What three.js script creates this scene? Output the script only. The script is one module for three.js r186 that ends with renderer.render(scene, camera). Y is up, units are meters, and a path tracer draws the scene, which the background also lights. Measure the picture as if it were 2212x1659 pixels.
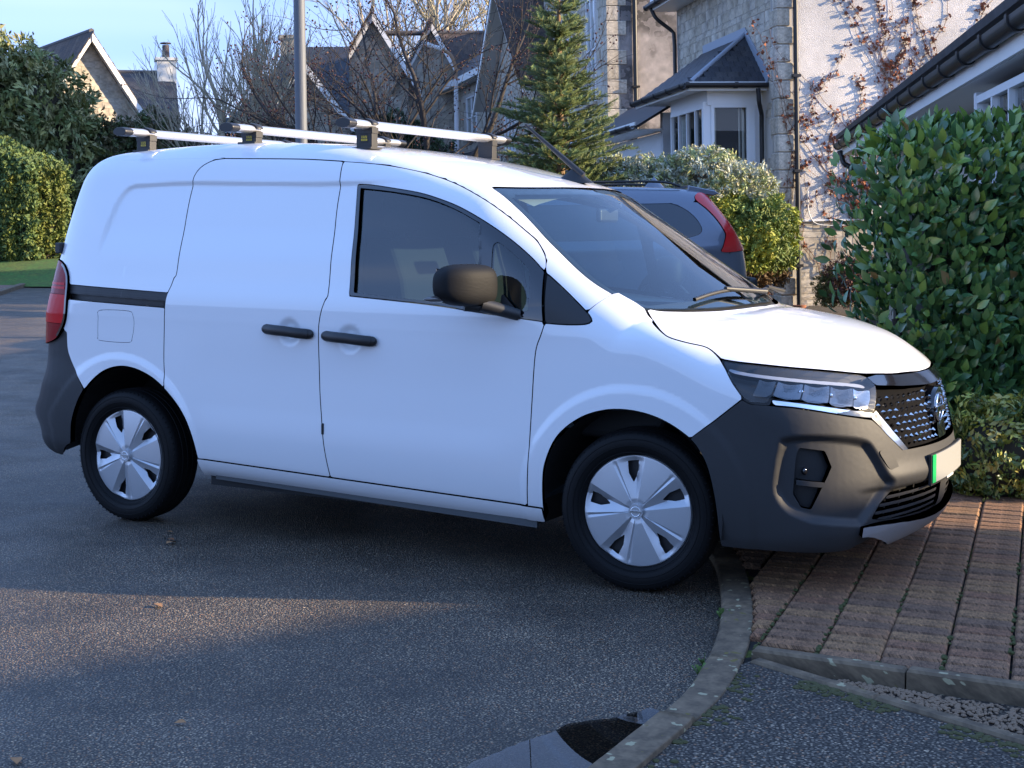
import * as THREE from 'three';
import { mergeGeometries } from 'three/addons/utils/BufferGeometryUtils.js';
import { RoundedBoxGeometry } from 'three/addons/geometries/RoundedBoxGeometry.js';
import { FontLoader } from 'three/addons/loaders/FontLoader.js';
import { TextGeometry } from 'three/addons/geometries/TextGeometry.js';

// ---------- camera, sky, sun, exposure
const SKYK = .75;
const scene = new THREE.Scene();
const V = (x, y, z) => new THREE.Vector3(x, y, z);
const CAM = { pos: V(5.018722, 1.442089, 5.987459), yaw: .50948, pitch: -.03, roll: .003818 };
const fwd = V(-Math.sin(CAM.yaw) * Math.cos(CAM.pitch), Math.sin(CAM.pitch), -Math.cos(CAM.yaw) * Math.cos(CAM.pitch));
const rgt = V(Math.cos(CAM.yaw), 0, -Math.sin(CAM.yaw));
const fwdH = V(-Math.sin(CAM.yaw), 0, -Math.cos(CAM.yaw));
// the road falls gently towards the driveway: everything that lies or rolls on it shares this tilt
const TILT = new THREE.Quaternion().setFromAxisAngle(fwdH, .0226);
const camera = new THREE.PerspectiveCamera(30.271, 4 / 3, .05, 900);
{
  const up0 = rgt.clone().cross(fwd), c = Math.cos(CAM.roll), s = Math.sin(CAM.roll);
  const r = rgt.clone().multiplyScalar(c).addScaledVector(up0, s), u = up0.clone().multiplyScalar(c).addScaledVector(rgt, -s);
  const m = new THREE.Matrix4().makeBasis(r, u, fwd.clone().negate());
  camera.quaternion.copy(TILT).multiply(new THREE.Quaternion().setFromRotationMatrix(m));
  camera.position.copy(CAM.pos).applyQuaternion(TILT);
  camera.setViewOffset(2212, 1659, 0, 245.485, 2212, 1659);
}
scene.add(camera);
const SUN = V(.910, 0, -.4147).normalize().multiplyScalar(Math.cos(.262)).setY(Math.sin(.262));
const sun = new THREE.DirectionalLight(new THREE.Color().setRGB(1, .79, .52), 4.3);
sun.position.copy(SUN).multiplyScalar(60); sun.castShadow = true; sun.shadow.radius = 1.2;
sun.shadow.mapSize.set(4096, 4096);
Object.assign(sun.shadow.camera, { left: -40, right: 40, top: 30, bottom: -30, near: 1, far: 160 });
scene.add(sun, sun.target);
{ // clear winter sky with thin high streaks, paler towards the horizon and the sun
  const W = 1024, H = 512, d = new Float32Array(W * H * 4);
  const hsh = (x, y) => { const s = Math.sin(x * 127.1 + y * 311.7) * 43758.5453; return s - Math.floor(s); };
  const ns = (x, y, px) => { const xi = Math.floor(x), yi = Math.floor(y), f = x - xi, g = y - yi, u = f * f * (3 - 2 * f), w = g * g * (3 - 2 * g), m = (v) => ((v % px) + px) % px; const a = hsh(m(xi), yi), b = hsh(m(xi + 1), yi), e = hsh(m(xi), yi + 1), h = hsh(m(xi + 1), yi + 1); return a + (b - a) * u + (e - a) * w + (a - b - e + h) * u * w; };
  for (let j = 0; j < H; j++) for (let i = 0; i < W; i++) {
    const th = (j + .5) / H * Math.PI, el = th - Math.PI / 2, ph = (i + .5) / W * 2 * Math.PI;
    const y = Math.sin(el), x = Math.cos(el) * Math.cos(ph - Math.PI), z = Math.cos(el) * Math.sin(ph - Math.PI);
    const e = Math.max(0, el), hz = Math.exp(-e * 4.6), ca = x * SUN.x + y * SUN.y + z * SUN.z;
    const ray = .74 * (1 + ca * ca); let c = [(.215 + .21 * hz) * ray, (.40 + .20 * hz) * ray, (.86 + .16 * hz) * ray];
    const glow = Math.pow(Math.max(0, ca), 18) * .55 + Math.pow(Math.max(0, ca), 3) * .10;
    c = [c[0] + glow, c[1] + glow * .86, c[2] + glow * .66];
    let q = 0, a = .55, fx = 8; for (let o = 0; o < 5; o++) { q += a * ns(i / W * fx, el * fx * 2.1 + 7, fx); a *= .5; fx *= 2; }
    const cl = Math.min(1, Math.max(0, (q - .48) * 2.6)) * Math.exp(-Math.pow((e - .12) / .22, 2)) * .62;
    c = [c[0] + (.80 - c[0]) * cl, c[1] + (.86 - c[1]) * cl, c[2] + (1.0 - c[2]) * cl];
    const k = el < 0 ? .35 : 1, at = (j * W + i) * 4;
    d[at] = c[0] * k * SKYK; d[at + 1] = c[1] * k * SKYK; d[at + 2] = c[2] * k * SKYK; d[at + 3] = 1;
  }
  const t = new THREE.DataTexture(d, W, H, THREE.RGBAFormat, THREE.FloatType);
  t.mapping = THREE.EquirectangularReflectionMapping; t.magFilter = t.minFilter = THREE.LinearFilter; t.wrapS = THREE.RepeatWrapping; t.needsUpdate = true;
  scene.background = t; scene.environment = t;
}
const renderer = new THREE.WebGLRenderer({ antialias: true });
renderer.toneMapping = THREE.LinearToneMapping; renderer.toneMappingExposure = 2.85;
renderer.shadowMap.enabled = true; renderer.shadowMap.type = THREE.PCFSoftShadowMap;

// ---------- helpers
let seed = 7;
const rnd = (a = 0, b = 1) => { seed = (seed + 0x6d2b79f5) | 0; let t = Math.imul(seed ^ (seed >>> 15), 1 | seed); t = (t + Math.imul(t ^ (t >>> 7), 61 | t)) ^ t; return a + (b - a) * (((t ^ (t >>> 14)) >>> 0) / 4294967296); };
const reseed = (s) => { seed = s; };
const hash3 = (x, y, z) => { const s = Math.sin(x * 127.1 + y * 311.7 + z * 74.7) * 43758.5453; return s - Math.floor(s); };
function noise3(x, y, z) {
  const xi = Math.floor(x), yi = Math.floor(y), zi = Math.floor(z); let f = x - xi, g = y - yi, h = z - zi; f = f * f * (3 - 2 * f); g = g * g * (3 - 2 * g); h = h * h * (3 - 2 * h);
  const L = (a, b, t) => a + (b - a) * t, n = (i, j, k) => hash3(xi + i, yi + j, zi + k);
  return L(L(L(n(0, 0, 0), n(1, 0, 0), f), L(n(0, 1, 0), n(1, 1, 0), f), g), L(L(n(0, 0, 1), n(1, 0, 1), f), L(n(0, 1, 1), n(1, 1, 1), f), g), h);
}
const fbm = (x, y, z, o = 4) => { let a = .5, q = 0; for (let i = 0; i < o; i++) { q += a * noise3(x, y, z); x *= 2.03; y *= 2.03; z *= 2.03; a *= .5; } return q / (1 - Math.pow(.5, o)); };
const rgb = (r, g, b) => new THREE.Color().setRGB(r, g, b);
const std = (c, roughness = .8, o = {}) => new THREE.MeshStandardMaterial({ color: Array.isArray(c) ? rgb(...c) : c, roughness, metalness: 0, side: THREE.DoubleSide, ...o });
const phys = (c, roughness = .5, o = {}) => new THREE.MeshPhysicalMaterial({ color: Array.isArray(c) ? rgb(...c) : c, roughness, metalness: 0, side: THREE.DoubleSide, ...o });
const taken = new Map();
function numbered(n) { const k = taken.get(n) || 0; taken.set(n, k + 1); return k ? n + '_' + String(k).padStart(3, '0') : n; }
function shadow(o) { o.castShadow = o.receiveShadow = true; return o; }
function part(name, geo, m, parent) {
  const list = Array.isArray(geo) ? geo : [geo], g = list.length > 1 ? mergeGeometries(list.map((q) => { const r = q.index ? q.toNonIndexed() : q.clone(); for (const k of Object.keys(r.attributes)) if (!['position', 'normal', 'uv'].includes(k)) r.deleteAttribute(k); if (!r.attributes.uv) r.setAttribute('uv', new THREE.BufferAttribute(new Float32Array(r.attributes.position.count * 2), 2)); return r; })) : list[0];
  const o = shadow(new THREE.Mesh(g, m)); o.name = name; parent.add(o); return o;
}
function thing(name, label, category, group, parent = scene) { const o = new THREE.Group(); o.name = numbered(name); o.userData = { label, category }; if (group) o.userData.group = group; parent.add(o); return o; }
function tagMesh(name, geo, m, label, category, group) { const o = part(numbered(name), geo, m, scene); o.userData = { label, category }; if (group) o.userData.group = group; return o; }
function structure(name, geo, m) { const o = part(numbered(name), geo, m, scene); o.userData = { kind: 'structure' }; return o; }
const box = (w, h, d, x = 0, y = 0, z = 0, r = 0) => { const g = r ? new RoundedBoxGeometry(w, h, d, 2, r) : new THREE.BoxGeometry(w, h, d); g.translate(x, y, z); return g; };
const cyl = (r1, r2, h, n = 16, x = 0, y = 0, z = 0) => { const g = new THREE.CylinderGeometry(r1, r2, h, n); g.translate(x, y, z); return g; };
function tube(pts, r, seg = 24, rad = 6) { return new THREE.TubeGeometry(new THREE.CatmullRomCurve3(pts.map((p) => p.isVector3 ? p : V(...p))), seg, r, rad, false); }
function bar(a, b, r1, r2 = r1, n = 6) {          // straight tapered rod between two points
  a = a.isVector3 ? a : V(...a); b = b.isVector3 ? b : V(...b); const d = b.clone().sub(a), l = d.length();
  const g = new THREE.CylinderGeometry(r2, r1, l, n, 1); g.translate(0, l / 2, 0); g.applyQuaternion(new THREE.Quaternion().setFromUnitVectors(V(0, 1, 0), d.normalize())); g.translate(a.x, a.y, a.z); return g;
}
function geom(pos, idx, nor, uv) {
  const g = new THREE.BufferGeometry(); g.setAttribute('position', new THREE.BufferAttribute(new Float32Array(pos), 3));
  if (idx) g.setIndex(idx);
  g.setAttribute('uv', new THREE.BufferAttribute(new Float32Array(uv || (pos.length / 3) * 2), 2));
  if (nor) g.setAttribute('normal', new THREE.BufferAttribute(new Float32Array(nor), 3)); else g.computeVertexNormals();
  return g;
}
function mirrorZ(g) {
  const r = g.clone(), p = r.attributes.position, n = r.attributes.normal;
  for (let i = 0; i < p.count; i++) { p.setZ(i, -p.getZ(i)); n.setZ(i, -n.getZ(i)); }
  if (r.index) { const a = Array.from(r.index.array); for (let i = 0; i < a.length; i += 3) [a[i], a[i + 1]] = [a[i + 1], a[i]]; r.setIndex(a); }
  return r;
}
function noiseTex(w, h, fn, srgb = true) {          // fn(u, v) -> [r, g, b] 0..1, tiled by the caller
  const d = new Uint8Array(w * h * 4);
  for (let j = 0; j < h; j++) for (let i = 0; i < w; i++) { const c = fn(i / w, j / h, i, j), a = (j * w + i) * 4; for (let k = 0; k < 3; k++) d[a + k] = Math.max(0, Math.min(255, Math.round((Array.isArray(c) ? c[k] : c) * 255))); d[a + 3] = 255; }
  const t = new THREE.DataTexture(d, w, h, THREE.RGBAFormat); t.wrapS = t.wrapT = THREE.RepeatWrapping; t.magFilter = THREE.LinearFilter; t.minFilter = THREE.LinearMipmapLinearFilter; t.generateMipmaps = true;
  if (srgb) t.colorSpace = THREE.SRGBColorSpace; t.needsUpdate = true; return t;
}
function tileNoise(u, v, f, o = 4, s = 0) {        // periodic value noise, u and v in 0..1
  let a = .5, q = 0, t = 0;
  for (let i = 0; i < o; i++) {
    const x = u * f, y = v * f, xi = Math.floor(x), yi = Math.floor(y), m = (k) => ((k % f) + f) % f; let g = x - xi, h = y - yi; g = g * g * (3 - 2 * g); h = h * h * (3 - 2 * h);
    const A = hash3(m(xi), m(yi), s + i), B = hash3(m(xi + 1), m(yi), s + i), C = hash3(m(xi), m(yi + 1), s + i), D = hash3(m(xi + 1), m(yi + 1), s + i);
    q += a * (A + (B - A) * g + (C - A) * h + (A - B - C + D) * g * h); t += a; a *= .5; f *= 2;
  }
  return q / t;
}
function slab(pts, th) {                                               // closed prism over a planar polygon, thickened along its normal
  const n = pts[1].clone().sub(pts[0]).cross(pts[2].clone().sub(pts[0])).normalize(), lo = pts.map((p) => p.clone().addScaledVector(n, -th)), pos = [], uv = [];
  const push = (...q) => { for (const p of q) { pos.push(p.x, p.y, p.z); uv.push(Math.abs(n.x) > .7 ? p.z : p.x, Math.abs(n.y) > .9 ? p.z : p.y); } };
  for (let i = 1; i + 1 < pts.length; i++) { push(pts[0], pts[i], pts[i + 1]); push(lo[0], lo[i + 1], lo[i]); }
  pts.forEach((p, i) => { const j = (i + 1) % pts.length; push(p, lo[i], lo[j]); push(p, lo[j], pts[j]); });
  return geom(pos, null, null, uv);
}
// ---------- van body field (van frame: x forward from the rear axle, y up, z to the van's right)
const V2 = (a) => a.map(([x, y]) => ({ x, y }));
function crv(pts, n = 6, closed = true) {           // Catmull-Rom through points; a point with a third entry stays a corner
  const out = [], N = pts.length;
  for (let i = 0; i < (closed ? N : N - 1); i++) {
    const p1 = pts[i], p2 = pts[(i + 1) % N];
    let p0 = pts[(i - 1 + N) % N], p3 = pts[(i + 2) % N];
    if (p1[2] || (!closed && i === 0)) p0 = p1;
    if (p2[2] || (!closed && i === N - 2)) p3 = p2;
    for (let k = 0; k < n; k++) {
      const t = k / n, t2 = t * t, t3 = t2 * t;
      out.push([0, 1].map((c) => 0.5 * (2 * p1[c] + (p2[c] - p0[c]) * t + (2 * p0[c] - 5 * p1[c] + 4 * p2[c] - p3[c]) * t2 + (3 * p1[c] - p0[c] - 3 * p2[c] + p3[c]) * t3)));
    }
  }
  if (!closed) out.push(pts[N - 1].slice(0, 2));
  return out;
}
function sdPoly(P, x, y) {
  let d = 1e9, s = false;
  for (let i = 0, j = P.length - 1; i < P.length; j = i++) {
    const ax = P[i][0], ay = P[i][1], bx = P[j][0], by = P[j][1];
    const ex = bx - ax, ey = by - ay, wx = x - ax, wy = y - ay;
    let t = (wx * ex + wy * ey) / (ex * ex + ey * ey + 1e-12); t = t < 0 ? 0 : t > 1 ? 1 : t;
    const qx = wx - ex * t, qy = wy - ey * t, q = qx * qx + qy * qy;
    if (q < d) d = q;
    if ((ay > y) !== (by > y) && x < ex * (y - ay) / ey + ax) s = !s;
  }
  return (s ? -1 : 1) * Math.sqrt(d);
}
function sdLine(P, x, y) {
  let d = 1e9;
  for (let i = 1; i < P.length; i++) {
    const ax = P[i][0], ay = P[i][1], ex = P[i - 1][0] - ax, ey = P[i - 1][1] - ay, wx = x - ax, wy = y - ay;
    let t = (wx * ex + wy * ey) / (ex * ex + ey * ey + 1e-12); t = t < 0 ? 0 : t > 1 ? 1 : t;
    const qx = wx - ex * t, qy = wy - ey * t; d = Math.min(d, qx * qx + qy * qy);
  }
  return Math.sqrt(d);
}
const lerpT = (T, v) => { if (v <= T[0][0]) return T[0][1]; for (let i = 1; i < T.length; i++) if (v <= T[i][0]) { const a = T[i - 1], b = T[i], t = (v - a[0]) / (b[0] - a[0]); return a[1] + (b[1] - a[1]) * t; } return T[T.length - 1][1]; };
const sstep = (a, b, v) => { let t = (v - a) / (b - a); t = t < 0 ? 0 : t > 1 ? 1 : t; return t * t * (3 - 2 * t); };
const smax = (a, b, k) => { const h = Math.max(k - Math.abs(a - b), 0) / k; return Math.max(a, b) + h * h * k * 0.25; };
const SIDE = crv([[-0.68, .30], [-0.74, .42], [-0.755, .55], [-.735, .68], [-0.70, .8], [-0.69, 1.0], [-0.665, 1.25], [-0.60, 1.5], [-0.535, 1.68], [-0.47, 1.775], [-0.36, 1.82], [-.1, 1.845], [.3, 1.862], [.7, 1.862], [1.1, 1.836], [1.5, 1.775], [1.85, 1.70], [2.13, 1.625], [2.3, 1.525], [2.6, 1.325], [2.96, 1.085, 1], [3.1, 1.07], [3.3, 1.035], [3.48, .975], [3.6, .905], [3.675, .82], [3.715, .72], [3.745, .6], [3.76, .5], [3.755, .4], [3.72, .30], [3.6, .235], [3.2, .21], [2.4, .23], [1.5, .25], [.5, .28]], 5);
const PLAN = (() => { const h = [[-.79, 0], [-.785, .3], [-.755, .55], [-.68, .73], [-.55, .85], [-.36, .915], [-.1, .95], [.5, .97], [2.3, .97], [2.75, .955], [3.05, .925], [3.25, .885], [3.42, .82], [3.55, .735], [3.65, .61], [3.72, .42], [3.765, .2], [3.775, 0]]; const m = h.slice(1, -1).reverse().map(([x, z]) => [x, -z]); return crv([...h, ...m], 4); })();
const zsA = (y) => .915 - (y > 1 ? .2 * Math.pow((y - 1) / .8, 1.3) : 0) - (y < .6 ? .06 * Math.pow((.6 - y) / .35, 2) : 0);
const SWAGE = crv([[2.6, 1.70], [2.0, 1.67], [1.2, 1.647], [.8, 1.651], [.33, 1.659], [.05, 1.652], [-.06, 1.643], [-.115, 1.6], [-.15, 1.53], [-.185, 1.40], [-.2, 1.3]], 6, false);
const SWP = [...SWAGE, [-.2, 1.2], [2.6, 1.2]];
const RW = [0, .318], FW = [2.716, .318];
function disp(x, y) {                                  // pressed shapes of the side: raised arches, recessed cargo panel, waist crease
  let d = 0;
  for (const w of [RW, FW]) { const r = Math.hypot(x - w[0], (y - w[1]) * (w === RW ? 1 : 1)); if (y > .2) d += .010 * (1 - sstep(.475, .515, r)); }
  if (y > 1.25 && y < 1.72 && x < 2.1) { const s = sdPoly(SWP, x, y); d -= .013 * (1 - sstep(-.026, .008, s)) * sstep(1.27, 1.45, y) * (1 - sstep(1.2, 1.75, x)); }
  d -= .007 * sstep(.47, .62, y) * (1 - sstep(.74, .99, y)) * sstep(.35, .6, x) * (1 - sstep(2.0, 2.25, x));
  d += .012 * Math.exp(-Math.pow((y - 1.10) / .07, 2)) * sstep(-.5, -.3, x) * (1 - sstep(2.1, 2.6, x));
  for (const [hx, hy] of [[1.036, .971], [1.368, .953]]) { const r = Math.hypot(x - hx, y - hy); if (r < .075) d -= .016 * (1 - sstep(.030, .070, r)); }
  return d;
}
let F = (x, y, z) => {
  const az = Math.abs(z); const z0 = z; z = Math.max(-1, Math.min(1, z)); const c = .36 * sstep(1.1, 2.2, x);
  const A = sdPoly(SIDE, x + c * z * z, y + .05 * z * z * (1 - sstep(2.2, 3, x)) + .10 * z * z * sstep(2.7, 3.1, x));
  const B = az - zsA(y) - disp(x, y);
  let C = sdPoly(PLAN, x, z0);
  if (y > .75 && x < 0) C = sdPoly(PLAN, x - .05 * Math.max(0, y - .8) - .28 * Math.max(0, y - 1.0), z0);
  if (y < .8) C -= .02 * (1 - sstep(.62, .8, y)) * (1 - sstep(-.3, 0, x));
  return smax(smax(B, C, .10), A, .13);
};
function hit(o, d, t0 = 0) {
  let t = t0;
  for (let i = 0; i < 90; i++) { const f = F(o[0] + d[0] * t, o[1] + d[1] * t, o[2] + d[2] * t); t += f * .8; if (Math.abs(f) < 1e-5) break; if (t > 30) return null; }
  return [o[0] + d[0] * t, o[1] + d[1] * t, o[2] + d[2] * t];
}

// ---------- panel builder: marching squares over a chart (u, v) of the body surface, kept where region < 0
const grad = (p) => { const e = .002, x = F(p[0] + e, p[1], p[2]) - F(p[0] - e, p[1], p[2]), y = F(p[0], p[1] + e, p[2]) - F(p[0], p[1] - e, p[2]), z = F(p[0], p[1], p[2] + e) - F(p[0], p[1], p[2] - e), l = Math.hypot(x, y, z); return [x / l, y / l, z / l]; };
const CH = {
  side: (u, v) => hit([u, v, 1.6], [0, 0, -1]),
  rear: (u, v) => hit([.35 - 2 * Math.sin(u), v, 2 * Math.cos(u)], [Math.sin(u), 0, -Math.cos(u)]),
  front: (u, v) => hit([2.6 + 2.2 * Math.cos(u), v, 2.2 * Math.sin(u)], [-Math.cos(u), 0, -Math.sin(u)]),
  top: (u, v) => hit([u, .6 + 2 * Math.cos(v), 2 * Math.sin(v)], [0, -Math.cos(v), -Math.sin(v)]),
};
const fy = (p) => [Math.atan2(p[2], p[0] - 2.6), p[1]], tp = (p) => [p[0], Math.atan2(p[2], p[1] - .6)];
function panel(chart, [u0, u1, v0, v1], h, region, { off = 0, lip = .02, hv = h } = {}) {
  const nu = Math.max(1, Math.ceil((u1 - u0) / h)), nv = Math.max(1, Math.ceil((v1 - v0) / hv)), du = (u1 - u0) / nu, dv = (v1 - v0) / nv;
  const fo = typeof off === 'function' ? off : () => off, ch = typeof chart === 'function' ? chart : CH[chart];
  const P = [], S = [];
  for (let j = 0; j <= nv; j++) for (let i = 0; i <= nu; i++) { const u = u0 + i * du, v = v0 + j * dv, p = ch(u, v); P.push(p); S.push(p ? region(u, v, p) : 1); }
  const pos = [], nor = [], uvs = [], idx = [], cache = new Map(), edges = [];
  const addv = (u, v) => { let p = ch(u, v); const n = grad(p), o = fo(u, v, p); p = [p[0] + n[0] * o, p[1] + n[1] * o, p[2] + n[2] * o]; pos.push(...p); nor.push(...n); uvs.push(u, v); return pos.length / 3 - 1; };
  const node = (i, j) => { const k = j * (nu + 1) + i; if (!cache.has(k)) cache.set(k, addv(u0 + i * du, v0 + j * dv)); return cache.get(k); };
  const cut = (i, j, a, b) => {
    const k1 = j * (nu + 1) + i, k2 = b * (nu + 1) + a, k = Math.min(k1, k2) + '_' + Math.max(k1, k2);
    if (!cache.has(k)) { let t = S[k1] / (S[k1] - S[k2]); t = Math.max(.02, Math.min(.98, t)); cache.set(k, addv(u0 + (i + (a - i) * t) * du, v0 + (j + (b - j) * t) * dv)); }
    return cache.get(k);
  };
  for (let j = 0; j < nv; j++) for (let i = 0; i < nu; i++) {
    const c = [[i, j], [i + 1, j], [i + 1, j + 1], [i, j + 1]], s = c.map(([a, b]) => S[b * (nu + 1) + a] < 0);
    if (!s.some((q) => q) || c.some(([a, b]) => !P[b * (nu + 1) + a])) continue;
    const poly = [], isCut = [];
    for (let k = 0; k < 4; k++) {
      const [a, b] = c[k], [a2, b2] = c[(k + 1) % 4];
      if (s[k]) { poly.push(node(a, b)); isCut.push(false); }
      if (s[k] !== s[(k + 1) % 4]) { poly.push(cut(a, b, a2, b2)); isCut.push(true); }
    }
    for (let k = 1; k + 1 < poly.length; k++) idx.push(poly[0], poly[k], poly[k + 1]);
    for (let k = 0; k < poly.length; k++) { const m = (k + 1) % poly.length; if (isCut[k] && isCut[m]) edges.push([poly[k], poly[m]]); }
  }
  const q = (i) => [pos[3 * i], pos[3 * i + 1], pos[3 * i + 2]];
  for (let t = 0; t < idx.length; t += 3) {
    const [a, b, c] = [q(idx[t]), q(idx[t + 1]), q(idx[t + 2])], n = [nor[3 * idx[t]], nor[3 * idx[t] + 1], nor[3 * idx[t] + 2]];
    const x1 = b[0] - a[0], y1 = b[1] - a[1], z1 = b[2] - a[2], x2 = c[0] - a[0], y2 = c[1] - a[1], z2 = c[2] - a[2];
    if ((y1 * z2 - z1 * y2) * n[0] + (z1 * x2 - x1 * z2) * n[1] + (x1 * y2 - y1 * x2) * n[2] < 0) { const s2 = idx[t + 1]; idx[t + 1] = idx[t + 2]; idx[t + 2] = s2; }
  }
  if (lip) for (const [a, b] of edges) {
    const p = q(a), r = q(b), k = pos.length / 3, na = [nor[3 * a], nor[3 * a + 1], nor[3 * a + 2]], nb = [nor[3 * b], nor[3 * b + 1], nor[3 * b + 2]];
    const p2 = p.map((x, i) => x - na[i] * lip), r2 = r.map((x, i) => x - nb[i] * lip), e = V(...r).sub(V(...p)), m = e.cross(V(...na)).normalize();
    for (const w of [p, r, r2, p2]) { pos.push(...w); nor.push(m.x, m.y, m.z); uvs.push(0, 0); }
    idx.push(k, k + 1, k + 2, k, k + 2, k + 3);
  }
  return geom(pos, idx, nor, uvs);
}
function ribbon(pts3, w, depth) {                     // a strip under a seam: pts3 on the surface, pushed inwards
  const pos = [], nor = [], idx = [];
  pts3.forEach((p, i) => {
    const n = grad(p), a = pts3[Math.max(0, i - 1)], b = pts3[Math.min(pts3.length - 1, i + 1)], t = V(b[0] - a[0], b[1] - a[1], b[2] - a[2]).normalize(), s = t.cross(V(...n)).normalize();
    for (const k of [-1, 1]) { pos.push(p[0] - n[0] * depth + s.x * w * k, p[1] - n[1] * depth + s.y * w * k, p[2] - n[2] * depth + s.z * w * k); nor.push(...n); }
    if (i) { const q = i * 2; idx.push(q - 2, q - 1, q, q - 1, q + 1, q); }
  });
  return geom(pos, idx, nor);
}
const M = {};
M.paint = phys([.74, .75, .77], .42, { clearcoat: 1, clearcoatRoughness: .02, name: 'white paint' });
M.black = std([.012, .012, .013], .45); M.rubber = std([.010, .010, .010], .75); M.gloss = phys([.008, .008, .010], .12, { clearcoat: 1, clearcoatRoughness: .02 });
const grainT = noiseTex(256, 256, (u, v) => .35 + .65 * tileNoise(u, v, 64, 2, 3), false);
M.plastic = phys([.033, .033, .034], .58, { specularIntensity: .6, bumpMap: grainT, bumpScale: .0006 });
M.mirrorShell = phys([.012, .012, .0125], .62, { specularIntensity: .3, bumpMap: grainT, bumpScale: .0005 });
M.trim = std([.018, .018, .019], .5);
M.chrome = std([.82, .83, .85], .07, { metalness: 1 }); M.darkChrome = std([.50, .49, .48], .12, { metalness: 1 });
M.grilleBack = phys([.006, .006, .007], .9, { specularIntensity: .1 });
M.bladeChrome = std([.55, .54, .52], .10, { metalness: 1 });
M.silver = phys([.47, .48, .50], .34, { metalness: .55, clearcoat: .5, clearcoatRoughness: .15 });
M.lampGrey = std([.15, .155, .165], .10, { metalness: .9 });
M.alu = std([.72, .70, .67], .33, { metalness: .75 });
M.glass = phys([.70, .84, .84], 0, { transmission: 1, thickness: 0, ior: 1.85, name: 'glass' });
M.sideGlass = phys([.30, .46, .52], 0, { transmission: 1, thickness: 0, ior: 1.8, name: 'side glass' });
M.clear = phys([.96, .97, .98], 0.01, { transmission: 1, thickness: 0, ior: 1.5, name: 'clear lens' });
M.red = phys([.55, .008, .012], .25, { specularIntensity: .2 }); M.darkRed = phys([.24, .006, .010], .25, { specularIntensity: .2 });
M.headLiner = std([.20, .21, .20], .9); M.seat = std([.016, .017, .018], .9); M.dash = std([.018, .019, .02], .75); M.bulk = std([.07, .075, .078], .8);
M.tyre = phys([.0075, .0075, .008], .55, { specularIntensity: .3 }); M.steel = std([.03, .03, .032], .5, { metalness: .4 });

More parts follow.
